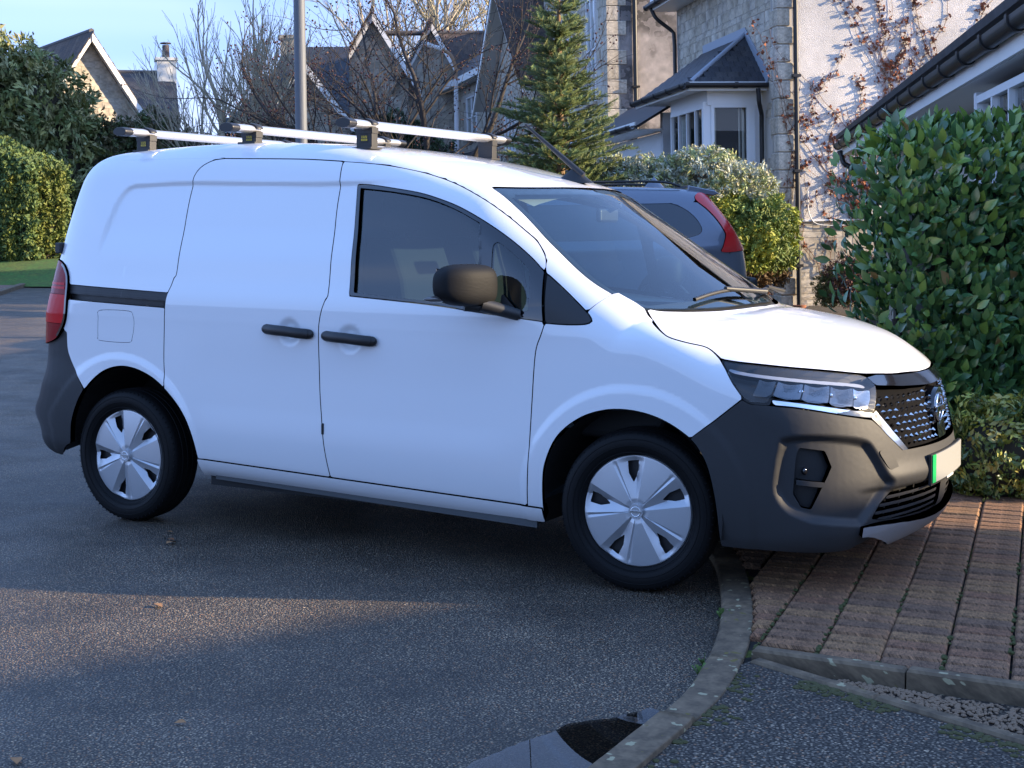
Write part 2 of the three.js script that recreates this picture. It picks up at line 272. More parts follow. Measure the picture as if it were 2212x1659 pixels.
const van = thing('van', 'white panel van with three roof bars and black mirror parked across the driveway edge', 'van');
van.quaternion.copy(TILT);
{
  const G = .0024;                                    // half a panel gap
  // polygons below: [x, y] in side view, [angle, y] in front view, [x, angle] from above
  const slideRear = [[.499, 1.768], [.435, 1.761], [.378, 1.736], [.346, 1.702], [.334, 1.664], [.327, 1.555], [.331, 1.397], [.339, 1.225], [.328, 1.200], [.318, 1.159], [.305, 1.126], [.297, 1.093], [.291, 1.025], [.286, .861], [.286, .787], [.292, .683]];
  const doorTop = [[.499, 1.768], [.852, 1.759], [1.014, 1.753], [1.196, 1.741], [1.364, 1.727], [1.513, 1.706], [1.660, 1.675], [1.814, 1.627], [1.965, 1.560], [2.077, 1.492], [2.163, 1.433], [2.221, 1.392], [2.261, 1.352], [2.290, 1.312], [2.306, 1.262]];
  const pillarB = [[1.196, 1.741], [1.207, 1.645], [1.210, 1.518], [1.226, 1.341], [1.243, 1.150], [1.235, 1.125], [1.218, 1.080], [1.205, 1.030], [1.199, .973], [1.199, .879], [1.203, .701], [1.215, .558], [1.227, .434], [1.241, .325]];
  const doorFront = [[2.306, 1.262], [2.334, 1.056], [2.317, 1.006], [2.300, .965], [2.291, .919], [2.284, .838], [2.282, .805], [2.274, .672], [2.261, .482], [2.243, .298]];
  const archR = [[.480, .20], [.478, .361], [.449, .482], [.395, .577], [.309, .660], [.221, .718], [.115, .755], [.009, .764], [-.101, .737], [-.194, .675], [-.267, .591], [-.312, .495], [-.345, .38], [-.368, .20]];
  const archF = [[2.312, .20], [2.325, .410], [2.347, .508], [2.401, .607], [2.494, .681], [2.596, .719], [2.695, .729], [2.793, .717], [2.880, .687], [2.965, .635], [3.012, .579], [3.042, .510], [3.066, .386], [3.076, .20]];
  const sm = (a, n = 5) => crv(a, n, false);
  const rearArch = [...sm(archR), [-.37, .1], [.48, .1]], frontArch = [...sm(archF), [3.08, .1], [2.31, .1]];
  const tri = crv([[2.312, 1.256, 1], [2.357, 1.225], [2.435, 1.167], [2.512, 1.105], [2.538, 1.075], [2.534, 1.064], [2.503, 1.056], [2.423, 1.053], [2.336, 1.056, 1]], 4);
  const sillTop = (x) => .361 - .0285 * x;
  const slideP = [...sm(slideRear), [.292, .345], [.7, sillTop(.7)], [1.241, sillTop(1.241)], ...sm(pillarB).reverse().slice(1), ...sm(doorTop.slice(0, 4)).reverse().slice(1, -1)];
  const frontP = [...sm(pillarB), [1.7, sillTop(1.7)], [2.243, sillTop(2.243)], ...sm(doorFront.slice(1)).reverse().slice(1), [2.306, 1.262], ...sm(doorTop.slice(3)).reverse().slice(1, -1)];
  const winP = crv([[1.302, 1.634, 1], [1.372, 1.631], [1.483, 1.617], [1.637, 1.594], [1.743, 1.568], [1.857, 1.531], [1.976, 1.477], [2.111, 1.401], [2.226, 1.323], [2.300, 1.262, 1], [2.327, 1.062, 1], [2.192, 1.074], [2.018, 1.090], [1.787, 1.114], [1.359, 1.140, 1], [1.343, 1.287], [1.318, 1.505]], 5);
  const glassP = crv([[1.322, 1.617, 1], [1.486, 1.601], [1.641, 1.578], [1.747, 1.553], [1.861, 1.513], [1.972, 1.462, 1], [2.000, 1.268], [2.020, 1.103, 1], [1.786, 1.127], [1.381, 1.154, 1], [1.362, 1.318]], 5);
  const qglassP = crv([[2.061, 1.383], [2.080, 1.380], [2.159, 1.330], [2.218, 1.282], [2.237, 1.243], [2.253, 1.123], [2.246, 1.104], [2.180, 1.108], [2.075, 1.119], [2.055, 1.269], [2.048, 1.362]], 4);
  const out = {};
  const both = (name, geo, m, parR, parL) => { if (Array.isArray(geo)) geo = mergeGeometries(geo); const a = part(name, geo, m, parR), b = part(name, mirrorZ(geo), m, parL); return [a, b]; };
  const R = (poly, ...holes) => (u, v, p) => { let d = sdPoly(poly, p[0], p[1]) + G; for (const h of holes) d = Math.max(d, G - sdPoly(h, p[0], p[1])); return d; };
  const pair = (name) => [0, 1].map(() => { const g = new THREE.Group(); g.name = name; van.add(g); return g; });
  // sliding door on both sides
  const [sl, sl2] = both('sliding_door', panel('side', [.26, 1.27, .29, 1.79], .011, R(slideP, rearArch)), M.paint, van, van);
  const [fd, fd2] = both('front_door', panel('side', [1.18, 2.36, .27, 1.76], .013, R(frontP, winP)), M.paint, van, van);
  const seam = (list, y) => list.map(([x, yy]) => CH.side(x, yy)).filter(Boolean);
  const seals = [slideRear, doorTop, pillarB, doorFront, [[.48, sillTop(.48)], [1.2, sillTop(1.2)], [1.8, sillTop(1.8)], [2.3, sillTop(2.3)]]].map((l) => ribbon(seam(sm(l, 3)), .035, .028));
  both('door_seal', mergeGeometries(seals), M.rubber, van, van);
  // window: black frame, main pane, quarter pane
  both('window_frame', panel('side', [1.28, 2.35, 1.04, 1.66], .009, (u, v, p) => Math.max(sdPoly(winP, p[0], p[1]) + .002, -sdPoly(glassP, p[0], p[1]), -sdPoly(qglassP, p[0], p[1])), { off: (u, v, p) => { const d = Math.max(sdPoly(winP, p[0], p[1]), -Math.abs(sdPoly(glassP, p[0], p[1])) * 9); return d > -.02 ? .003 : -.008; }, lip: .02 }), M.gloss, fd, fd2);
  both('window_pane', panel('side', [1.28, 2.06, 1.08, 1.64], .02, (u, v, p) => sdPoly(glassP, p[0], p[1]), { off: -.012, lip: 0 }), M.sideGlass, fd, fd2);
  both('quarter_window', panel('side', [2.0, 2.3, 1.08, 1.42], .015, (u, v, p) => sdPoly(qglassP, p[0], p[1]), { off: -.011, lip: 0 }), M.sideGlass, fd, fd2);
  both('window_corner_trim', panel('side', [2.3, 2.56, 1.03, 1.28], .009, (u, v, p) => sdPoly(tri, p[0], p[1]) + .003, { off: .002 }), M.trim, van, van);
  // front wing
  const hoodSeam = [[2.701, 1.120], [2.738, 1.085], [2.793, 1.053], [2.831, 1.030], [2.863, 1.015], [2.929, .998], [2.991, .985], [3.027, .968], [3.064, .940]];
  const wingP = [[2.243, .27], ...sm(doorFront.slice(1)).reverse(), ...tri.slice().reverse().filter(([x, y]) => y < 1.11 && x > 2.35), [2.512, 1.108], [2.545, 1.145], [2.585, 1.185], [2.66, 1.145], ...sm(hoodSeam), [3.094, .904], [3.128, .854], [3.172, .800], [3.066, .712], [2.965, .632], [2.9, .5], [2.6, .27]];
  both('front_wing', panel('side', [2.22, 3.19, .25, 1.2], .012, R(wingP, frontArch)), M.paint, van, van);
  // rear quarter: panel with rail slot and fuel flap
  const railP = [[-.40, 1.152], [.303, 1.128], [.293, 1.055], [-.40, 1.077]];
  const fuelP = crv([[-.134, 1.030], [.057, 1.033], [.088, 1.011], [.094, .966], [.081, .905], [.055, .880], [-.135, .882], [-.150, .903], [-.147, .995]], 4);
  const tailP = crv([[-.78, 1.27], [-.52, 1.27], [-.44, 1.250], [-.405, 1.220], [-.384, 1.185], [-.373, 1.130], [-.373, 1.065], [-.380, .986], [-.41, .925], [-.47, .870], [-.60, .84], [-.78, .84]], 4);
  const rbTop = [[-.382, .908], [-.376, .830], [-.351, .777], [-.312, .725], [-.239, .640]];
  const rbump = [[-.9, .90], [-.47, .87], [-.41, .925], ...sm(rbTop), [-.2, .55], [-.2, .1], [-.9, .1]];
  const quarterReg = (u, v, p) => Math.max(p[0] > .2 || p[1] > .6 ? -sdPoly(slideP, p[0], p[1]) + G : -1, p[0] - .5, G - sdPoly(rearArch, p[0], p[1]), .001 - sdPoly(railP, p[0], p[1]), G * .5 - sdPoly(fuelP, p[0], p[1]), G - sdPoly(tailP, p[0], p[1]), .004 - sdPoly(rbump, p[0], p[1]), p[1] - 1.7725, sillTop(p[0]) - p[1], u - .86);
  const [rq, rq2] = both('rear_quarter_panel', panel('rear', [-.32, .9, .3, 1.79], .010, quarterReg), M.paint, van, van);
  both('fuel_flap', panel('rear', [.2, .65, .86, 1.05], .009, (u, v, p) => sdPoly(fuelP, p[0], p[1]) + .0012), M.paint, rq, rq2);
  const railOff = (u, v, p) => { const t = (p[1] - (1.055 + (.3 - p[0]) * .03)) / .075; return t < .42 ? -.03 : -.006 - .005 * (Math.sin(t * 40) > .55 ? 1 : 0); };
  both('door_rail', panel('rear', [0, .86, 1.04, 1.17], .006, (u, v, p) => sdPoly(railP, p[0], p[1]) + .001, { off: railOff, lip: .03, hv: .003 }), M.trim, rq, rq2);
  const tl = new THREE.Group(), tl2 = new THREE.Group(); tl.name = tl2.name = 'tail_lamp'; van.add(tl, tl2);
  const tr = (a, b) => (u, v, p) => Math.max(sdPoly(tailP, p[0], p[1]) + .004, a - p[1], p[1] - b, u - .98);
  both('upper_lens', panel('rear', [.6, 1, .83, 1.28], .009, tr(1.10, 1.3), { off: .008 }), M.darkRed, tl, tl2);
  both('stop_lens', panel('rear', [.6, 1, .83, 1.28], .009, tr(.955, 1.098), { off: .010 }), M.red, tl, tl2);
  both('lower_lens', panel('rear', [.6, 1, .83, 1.28], .009, tr(.8, .953), { off: .008 }), M.darkRed, tl, tl2);
  for (const y of [1.125, 1.145]) both('light_bar', panel('rear', [.6, 1, y, y + .012], .012, (u, v, p) => Math.max(sdPoly(tailP, p[0], p[1]) + .03, u - .97), { off: .010, hv: .006 }), M.red, tl, tl2);
  both('lamp_surround', panel('rear', [.55, .98, .86, 1.26], .007, (u, v, p) => { const d = sdPoly(tailP, p[0], p[1]); return Math.max(d + .002, -.015 - d, -.455 - p[0]); }, { off: .012 }), M.gloss, tl, tl2);
  // rear doors and bumper (turned away from the view)
  const rdoor = panel('rear', [.86, Math.PI / 2 - .004, .5, 1.79], .02, (u, v, p) => Math.max(p[1] - 1.7725, .88 - p[1], u < .98 ? -sdPoly(tailP, p[0], p[1]) + .004 : -1, .862 - u));
  both('rear_door', rdoor, M.paint, van, van);
  const hp = CH.rear(.83, 1.33), hn = grad(hp), hinge = box(.035, .055, .045, hp[0] + hn[0] * .012, hp[1], hp[2] + hn[2] * .012, .006); both('hinge', hinge, M.trim, van, van);
  both('rear_bumper', panel('rear', [.5, Math.PI / 2, .26, .93], .014, (u, v, p) => Math.max(p[0] > -.5 ? sdPoly(rbump, p[0], p[1]) + .002 : p[1] - .875, .285 + .07 * sstep(-.48, -.36, p[0]) - p[1], .003 - sdPoly(rearArch, p[0], p[1])), { off: (u, v, p) => .006 + .03 * Math.exp(-Math.pow((p[1] - .50) / .07, 2)) * sstep(-.25, -.5, p[0]) - .012 * sstep(.60, .72, p[1]), lip: .03 }), M.plastic, van, van);
  // sill
  both('sill', panel('side', [.4, 2.36, .22, .38], .012, (u, v, p) => Math.max(p[1] - sillTop(p[0]) - .003, .262 - .018 * p[0] - p[1] + .02, -sdPoly(rearArch, p[0], p[1]) + .003, -sdPoly(frontArch, p[0], p[1]) + .003), { off: .012, lip: .05, hv: .006 }), M.paint, van, van);
  both('sill_flange', [box(1.72, .028, .012, 1.40, .243, .835), box(1.72, .012, .08, 1.40, .262, .80)].map((g) => { g.rotateZ(-.028); g.translate(0, .037, 0); return g; }), M.bulk, van, van);
  // roof with pillars, windscreen, bonnet
  const mir = (h) => [...h, ...h.slice().reverse().map(([x, a]) => [x, -a])];
  const T3 = (l, n = 4) => sm(l.map(tp), n);
  const ws = mir([...T3([[2.125, 1.626, 0], [2.113, 1.626, .164], [2.072, 1.623, .363], [2.016, 1.619, .523], [1.945, 1.617, .668]]), ...T3([[1.955, 1.612, .672], [2.095, 1.521, .697], [2.172, 1.462, .714], [2.252, 1.397, .738], [2.328, 1.339, .756], [2.403, 1.283, .774], [2.472, 1.235, .785], [2.537, 1.197, .786], [2.596, 1.167, .777], [2.650, 1.142, .759], [2.698, 1.121, .730]]), ...T3([[2.700, 1.120, .727], [2.737, 1.117, .677], [2.803, 1.113, .538], [2.862, 1.111, .372], [2.90, 1.11, .2], [2.915, 1.11, 0]])]);
  const roofReg = (u, v, p) => {
    const az = Math.abs(p[2]); if (az > .55 && p[0] > .45 && sdPoly(frontP, p[0], p[1]) < G) return Math.abs(sdPoly(frontP, p[0], p[1])) * .5 + .001;
    let d = Math.max(u - 2.62, .003 - sdPoly(ws, u, v));
    if (p[0] < .5 || az > .5 && p[0] < 1.3) d = Math.max(d, p[0] < .5 ? 1.7725 - p[1] : -1, p[0] > .3 ? G - sdPoly(slideP, p[0], p[1]) : -1);
    if (az > .5 && p[0] > 1.1) d = Math.max(d, G - sdPoly(frontP, p[0], p[1]), p[0] > 2.25 ? .002 - sdPoly(tri, p[0], p[1]) : -1);
    if (p[0] > 2.45) d = Math.max(d, (p[0] - 2.512) - (p[1] - 1.108) * 1.0 + .0025);
    if (p[0] > 2.3 && p[1] < 1.06) d = .05;
    return d;
  };
  const roof = part('roof', panel('top', [-.56, 2.63, -1.08, 1.08], .014, roofReg, { lip: .02 }), M.paint, van);
  part('windscreen', panel('top', [1.9, 2.96, -1.0, 1.0], .02, (u, v, p) => sdPoly(ws, u, v) + .004, { off: -.004, lip: 0 }), M.glass, van);
  part('windscreen_border', panel('top', [1.9, 2.96, -1.0, 1.0], .010, (u, v, p) => { const d = sdPoly(ws, u, v), b = p[1] < 1.17 ? .03 : p[1] > 1.58 ? .055 : .028; return Math.max(d + .004, -(d + b)); }, { off: -.009, lip: 0 }), M.black, van);
  const hs = [[2.704, 1.120, .735], [2.738, 1.085, .762], [2.793, 1.055, .827], [2.831, 1.030, .852], [2.863, 1.015, .857], [2.929, .998, .844], [2.991, .985, .824], [3.027, .968, .828], [3.064, .943, .842]];
  const hf = [[3.070, .940, .840], [3.160, .929, .815], [3.320, .912, .722], [3.474, .890, .557], [3.548, .878, .434], [3.605, .870, .287], [3.640, .862, .12], [3.648, .860, 0]];
  const hb = [[2.945, 1.105, 0], [2.925, 1.105, .2], [2.885, 1.106, .372], [2.825, 1.107, .538], [2.757, 1.112, .677], [2.712, 1.118, .727]];
  const hoodP = mir([...T3(hb), ...T3(hs, 3), ...T3(hf)]);
  const hoodCr = (u, v, p) => { const a = Math.abs(p[2]), c = lerpT([[2.8, .40], [3.1, .33], [3.35, .28], [3.55, .24]], p[0]); return .014 * (1 - sstep(c - .035, c + .03, a)) * (1 - sstep(3.40, 3.62, p[0])) * sstep(2.85, 3.02, p[0]); };
  const hoodGeo = panel('top', [2.68, 3.67, -1.25, 1.25], .013, (u, v, p) => Math.max(sdPoly(hoodP, u, v) + G), { off: hoodCr, lip: .03 });
  { const n0 = hoodGeo.attributes.normal.clone(); const q = hoodGeo.clone(); q.computeVertexNormals(); const n = hoodGeo.attributes.normal, m = q.attributes.normal; for (let i = 0; i < n.count; i++) { const d = n0.getX(i) * m.getX(i) + n0.getY(i) * m.getY(i) + n0.getZ(i) * m.getZ(i); if (d > .9) n.setXYZ(i, m.getX(i), m.getY(i), m.getZ(i)); } }
  part('bonnet', hoodGeo, M.paint, van);
  part('scuttle', panel('top', [2.6, 3.0, -1.05, 1.05], .014, (u, v, p) => Math.max(-sdPoly(ws, u, v) - .01, -sdPoly(hoodP, u, v) - .06, p[0] - 2.99, 2.66 - p[0], Math.abs(p[2]) - .77), { off: -.018, lip: 0 }), M.trim, van);
  // bumper
  const half = (h) => [...h, ...h.slice().reverse().map(([a, y]) => [-a, y])];
  const bumpTop = [[0, .578], [.202, .580], [.353, .582], [.398, .589], [.467, .652], [.536, .711], [.645, .732], [.743, .752], [.830, .768], [.897, .775], [.918, .777], [.974, .780], [1.000, .795], [1.090, .711], [1.195, .628]];
  const bumpP = half([...bumpTop, ...[[1.150, .579], [1.122, .51], [1.092, .386], [1.066, .22], [.62, .22], [.60, .235], [.5, .235], [.3, .225], [0, .22]]]);
  const lowG = half([[0, .425], [.136, .428], [.326, .437], [.445, .432], [.506, .386], [.547, .336], [.50, .322], [.330, .312], [0, .30]]);
  const fogP = crv([[.817, .619, 1], [.729, .607, 1], [.706, .546, 1], [.749, .457], [.781, .386, 1], [.813, .392, 1], [.839, .443, 1], [.835, .521], [.829, .586]], 4);
  const recP = crv([[.867, .659], [.75, .668], [.583, .642], [.532, .596], [.480, .506], [.453, .449], [.596, .312, 1], [.785, .339, 1], [.858, .376], [.898, .446], [.897, .531], [.885, .616]], 4);
  const chanP = crv([[.839, .443], [.82, .41], [.788, .337], [.70, .318], [.62, .325], [.70, .355], [.77, .38]], 3);
  const bumpOff = (u, v, p) => { const a = Math.abs(u); return .004 - .026 * (1 - sstep(-.026, .002, sdPoly(recP, a, v))) + .012 * Math.exp(-Math.pow((v - .485) / .035, 2)) * (1 - sstep(.40, .55, a)) - .016 * sstep(.452, .43, v) * (1 - sstep(.5, .62, a)); };
  const bumperGeo = panel('front', [-1.21, 1.21, .21, .81], .0075, (u, v, p) => { const a = Math.abs(u); return Math.max(sdPoly(bumpP, u, v) + .002, .002 - sdPoly(lowG, u, v), .001 - sdPoly(fogP, a, v), .003 - sdPoly(frontArch, p[0], p[1])); }, { off: bumpOff, lip: .03 });
  const smoothN = (g) => { const q = g.clone(); q.computeVertexNormals(); const n = g.attributes.normal, m = q.attributes.normal; for (let i = 0; i < n.count; i++) { const d = n.getX(i) * m.getX(i) + n.getY(i) * m.getY(i) + n.getZ(i) * m.getZ(i); if (Math.abs(d) > .5) n.setXYZ(i, m.getX(i) * Math.sign(d), m.getY(i) * Math.sign(d), m.getZ(i) * Math.sign(d)); } return g; };
  const fb = part('front_bumper', smoothN(bumperGeo), M.plastic, van);
  part('bumper_lip', panel('front', [-.64, .64, .205, .32], .012, (u, v, p) => { const a = Math.abs(u), lo = .226 + .055 * sstep(.36, .60, a) + (a < .24 ? -.010 : 0); return Math.max(lo - v, v - (.285 + .03 * sstep(0, .58, a)), a - .605); }, { off: (u, v) => .020 + .012 * sstep(.29, .25, v), lip: .05, hv: .005 }), M.silver, fb);
  const flap = crv([[.520, .592], [.472, .587], [.437, .550], [.420, .508], [.469, .515], [.503, .557]], 3);
  part('tow_eye_cover', panel('front', [.4, .54, .49, .61], .006, (u, v) => sdPoly(flap, u, v) + .001, { off: .0075, lip: .004 }), M.plastic, fb);
  // fog pocket
  for (const s of [1, -1]) {
    const mz = (g) => s > 0 ? g : mirrorZ(g);
    part('fog_pocket', mz(panel('front', [.69, .86, .37, .63], .008, (u, v) => sdPoly(fogP, u, v) - .004, { off: -.055, lip: 0 })), M.black, fb);
    const c = CH.front(.797, .527), n = grad(c);
    const fl = part('fog_lamp', new THREE.SphereGeometry(.016, 16, 10), M.gloss, fb); fl.position.set(c[0] - n[0] * .05, c[1], s * (c[2] - n[2] * .05)); fl.scale.set(.7, 1, 1);
    part('fog_shelf', mz(panel('front', [.72, .83, .46, .5], .008, (u, v) => Math.max(sdPoly(fogP, u, v), Math.abs(v - .482 - (u - .77) * .1) - .010), { off: -.02, lip: .03, hv: .004 })), M.plastic, fb);
  }
  // lower grille: backing and slats
  const lgBack = panel('front', [-.6, .6, .28, .46], .015, (u, v) => sdPoly(lowG, u, v) - .02, { off: -.05, lip: 0 });
  const lg = part('lower_grille', lgBack, M.black, van);
  for (const y of [.325, .352, .380, .408]) for (const s of [[-.6, -.075], [.075, .6]]) part('grille_slat', panel('front', [s[0], s[1], y - .0065, y + .0065], .02, (u, v) => Math.max(sdPoly(lowG, u, v), Math.abs(v - y) - .006), { off: -.012, lip: .03, hv: .0045 }), M.plastic, lg);
  part('grille_centre', panel('front', [-.075, .075, .29, .44], .012, (u, v) => Math.max(sdPoly(lowG, u, v), Math.abs(u) - .05), { off: -.004, lip: .03 }), M.plastic, lg);
  for (const s of [-1, 1]) for (const a of [.17, .27, .37, .46]) part('grille_rib', panel('front', [s * a - .004, s * a + .004, .29, .44], .003, (u, v) => sdPoly(lowG, u, v), { off: -.028, lip: .02, hv: .01 }), M.black, lg);
  // headlamps
  const lampP = crv([[1.064, .934, 1], [.971, .922], [.792, .904], [.576, .880], [.49, .866], [.464, .838], [.482, .799], [.515, .744, 1], [.639, .766], [.737, .785], [.827, .797], [.906, .808, 1], [.916, .783, 1], [.974, .787], [.999, .806], [1.029, .854], [1.051, .904]], 4);
  const chromeP = crv([[.906, .797, 1], [.828, .787], [.740, .773], [.641, .755], [.509, .733, 1], [.505, .712, 1], [.645, .735], [.743, .755], [.830, .771], [.897, .778, 1]], 4);
  const LD = (u, v) => sdPoly(lampP, u, v);
  for (const s of [1, -1]) {
    const mz = (g) => s > 0 ? g : mirrorZ(g), hl = new THREE.Group(); hl.name = 'headlamp'; van.add(hl);
    part('lamp_housing', mz(panel('front', [.45, 1.07, .73, .94], .010, (u, v) => LD(u, v) - .006, { off: (u, v) => -.075 + .07 * sstep(-.012, .006, LD(u, v)), lip: 0 })), M.black, hl);
    part('lens', mz(panel('front', [.45, 1.07, .73, .94], .012, (u, v) => LD(u, v) + .003, { off: .003, lip: .008 })), M.clear, hl);
    const drl = crv([[1.035, .918], [.97, .906], [.79, .888], [.58, .864], [.50, .850], [.50, .838], [.58, .852], [.79, .875], [.97, .893], [1.03, .904]], 3);
    part('daylight_strip', mz(panel('front', [.48, 1.05, .83, .93], .008, (u, v) => sdPoly(drl, u, v), { off: -.025, lip: .03, hv: .004 })), std([.30, .31, .34], .3), hl);
    const loE = (a) => lerpT([[.50, .752], [.639, .772], [.737, .791], [.827, .803], [.906, .814], [.95, .812]], a), hiE = (a) => lerpT([[.48, .826], [.58, .844], [.79, .867], [.97, .885]], a);
    for (const [a0, a1, m] of [[.895, .955, M.gloss], [.795, .888, M.lampGrey], [.690, .789, M.lampGrey], [.588, .684, M.lampGrey], [.506, .582, M.darkChrome]]) {
      const k = .034, cellP = [[a0 + .012, loE(a0)], [a1 + .012, loE(a1)], [a1 - k + .012, hiE(a1 - k)], [a0 - k + .012, hiE(a0 - k)]], cu = (v, a) => a + .012 - k * (v - loE(a)) / (hiE(a) - loE(a));
      const depth = (u, v) => { const l = cu(v, a0), r = cu(v, a1), x = Math.max(-1, Math.min(1, 2 * (u - l) / (r - l) - 1)), y = Math.max(-1, Math.min(1, 2 * (v - loE(u)) / (hiE(u) - loE(u)) - 1)); return (1 - x * x) * (1 - y * y * .8); };
      part('reflector', mz(panel('front', [a0 - .04, a1 + .02, .745, .89], .005, (u, v) => Math.max(sdPoly(cellP, u, v), sdPoly(lampP, u, v) + .012), { off: (u, v) => -.018 - .055 * depth(u, v), lip: .02 })), m, hl);
    }
    for (const [a, y] of [[.785, .822], [.668, .806], [.56, .79]]) { const p = CH.front(a, y), n = grad(p), b = new THREE.SphereGeometry(.012, 12, 8); b.scale(1, .8, 1); b.translate(p[0] - n[0] * .045, p[1], s * (p[2] - n[2] * .045)); part('led', b, M.chrome, hl); }
    part('chrome_strip', mz(panel('front', [.49, .92, .70, .81], .007, (u, v) => sdPoly(chromeP, u, v) + .001, { off: .006, lip: .01, hv: .004 })), M.chrome, hl);
  }
  // grille: gloss panel under the bonnet lip, dark backing, many small chrome blades, surround, badge
  const grP = half([[0, .800], [.074, .800], [.299, .812], [.466, .826], [.506, .742], [.436, .666], [.353, .588], [.202, .586], [0, .584]]);
  const lipP = half([[0, .856], [.28, .860], [.431, .868], [.49, .862], [.462, .832], [.299, .818], [.074, .806], [0, .806]]);
  part('bonnet_lip', panel('front', [-.52, .52, .79, .88], .010, (u, v) => sdPoly(lipP, u, v) + .001, { off: .004, lip: .03 }), M.gloss, van);
  const gr = part('grille', panel('front', [-.52, .52, .57, .84], .012, (u, v) => sdPoly(grP, u, v) - .006, { off: -.03, lip: 0 }), M.grilleBack, van);
  const ax = (u, v, o = 0) => { const p = CH.front(u, v), n = grad(p); return p.map((q, i) => q + n[i] * o); };
  reseed(11);
  for (let j = 0; j < 9; j++) for (let i = -12; i <= 12; i++) {
    const v = .602 + j * .0265, u = (i + (j % 2 ? .5 : 0)) * .0395;
    if (sdPoly(grP, u, v) > -.013 || Math.hypot(u * 1.08, v - .705) < .088 || (Math.abs(u) < .065 && v < .7)) continue;
    const w = .0105, h = .0085, lean = rnd(-1, 1), o0 = -.022, pts = [[u - w, v, o0 + .008], [u - w * .25, v + h, o0 + .010], [u + w, v + h * .25, o0 + .008], [u + w * .25, v - h, o0 + .006], [u + w * .55 * lean, v + h * rnd(-.5, .6), o0 + .020]].map((a) => ax(...a));
    const idx = [0, 4, 1, 1, 4, 2, 2, 4, 3, 3, 4, 0, 0, 1, 2, 0, 2, 3], pos = idx.flatMap((k) => pts[k]);
    part('grille_blade', geom(pos), M.bladeChrome, gr);
  }
  for (const s of [1, -1]) { const mz = (g) => s > 0 ? g : mirrorZ(g), cp = [[.512, .744], [.436, .660], [.353, .580], [.390, .580], [.470, .648], [.540, .718]]; part('grille_surround', mz(panel('front', [.34, .56, .57, .76], .007, (u, v) => sdPoly(cp, u, v) + .001, { off: (u, v) => .006, lip: .02 })), M.darkChrome, gr); }
  { // badge: ring and crossbar with lettering on a round black disc
    const c = CH.front(0, .705), b = new THREE.Group(); b.name = 'badge'; b.position.set(c[0] - .030, .705, 0); b.rotation.y = Math.PI / 2; b.rotation.x = 0; van.add(b);
    const disc = new THREE.CylinderGeometry(.086, .09, .05, 40); disc.rotateX(Math.PI / 2); part('badge_disc', disc, M.gloss, b);
    const ring = new THREE.TorusGeometry(.056, .0075, 8, 48); ring.scale(1.12, 1, .8); ring.translate(0, 0, .027); part('badge_ring', ring, M.chrome, b);
    part('badge_bar', box(.152, .026, .012, 0, 0, .032, .003), M.chrome, b);
    const font = await new FontLoader().loadAsync('fonts/droid/droid_sans_bold.typeface.json');
    const t = new TextGeometry('NISSAN', { font, size: .0155, depth: .002, curveSegments: 3 }); t.computeBoundingBox(); t.translate(-t.boundingBox.max.x / 2, -.0078, .0385); part('badge_lettering', t, M.black, b);
    part('radar_panel', panel('front', [-.075, .075, .585, .66], .012, (u, v) => Math.max(Math.abs(u) - .06, v - .65, .588 - v), { off: -.006, lip: .02 }), M.gloss, gr);
    out.font = font;
  }
  { // number plate: white with a green band, carried on a black holder
    const c = CH.front(0, .495), g = new THREE.Group(); g.name = 'number_plate'; g.position.set(c[0] + .012, .487, 0); g.rotation.set(0, Math.PI / 2, 0); van.add(g);
    const bend = (q) => { const p = q.attributes.position; for (let i = 0; i < p.count; i++) p.setZ(i, p.getZ(i) - .16 * p.getX(i) ** 2); q.computeVertexNormals(); return q; };
    const bx = (w, h, d, x, y, z) => { const q = new THREE.BoxGeometry(w, h, d, 16, 1, 1); q.translate(x, y, z); return bend(q); };
    part('plate_holder', bx(.535, .124, .010, 0, -.004, -.004), M.black, g);
    part('plate_sheet', bx(.478, .111, .004, .021, 0, .004), std([.27, .27, .255], .5), g);
    part('plate_band', bx(.041, .111, .004, -.2395, 0, .004), std([.0, .42, .10], .4), g);
    part('dealer_strip', bx(.12, .010, .003, .02, -.0625, .002), std([.6, .6, .6], .5), g);
  }
  // mirrors
  for (const s of [1, -1]) {
    const mr = new THREE.Group(); mr.name = 'door_mirror'; van.add(mr);
    const g = new THREE.SphereGeometry(1, 40, 28), p = g.attributes.position;
    for (let i = 0; i < p.count; i++) {
      let x = p.getX(i), y = p.getY(i), z = p.getZ(i); const q = Math.pow(Math.abs(x) ** 4 + Math.abs(y) ** 4 + Math.abs(z) ** 4, .25), k = Math.pow(1 / q, .85); x *= k; y *= k; z *= k;
      // x: fore-aft (flat glass side at the back), y: height, z: outwards
      const fx = .095 * x * (1 - .35 * Math.max(0, z) ** 2), yy = y * (.086 - .006 * z - .016 * Math.max(0, z) ** 3) + .004 * z; p.setXYZ(i, x < 0 ? .05 * x : fx, yy, z * .145);
    }
    g.computeVertexNormals(); g.rotateY(-.30); g.translate(2.035, 1.208, 1.055);
    part('mirror_shell', s > 0 ? g : mirrorZ(g), M.mirrorShell, mr);
    const arm = mergeGeometries([bar([2.10, 1.13, 1.02], [2.21, 1.085, .905], .030, .024, 10), bar([2.04, 1.125, 1.05], [2.14, 1.11, .97], .024, .022, 10)]); part('mirror_arm', s > 0 ? arm : mirrorZ(arm), M.trim, mr);
    const plate = panel('side', [2.06, 2.30, 1.06, 1.2], .01, (u, v) => Math.max(1.075 - v, (v - 1.075) + (u - 2.24) * .9, 2.13 - u), { off: .012, lip: .02 }); part('mirror_foot', s > 0 ? plate : mirrorZ(plate), M.trim, mr);
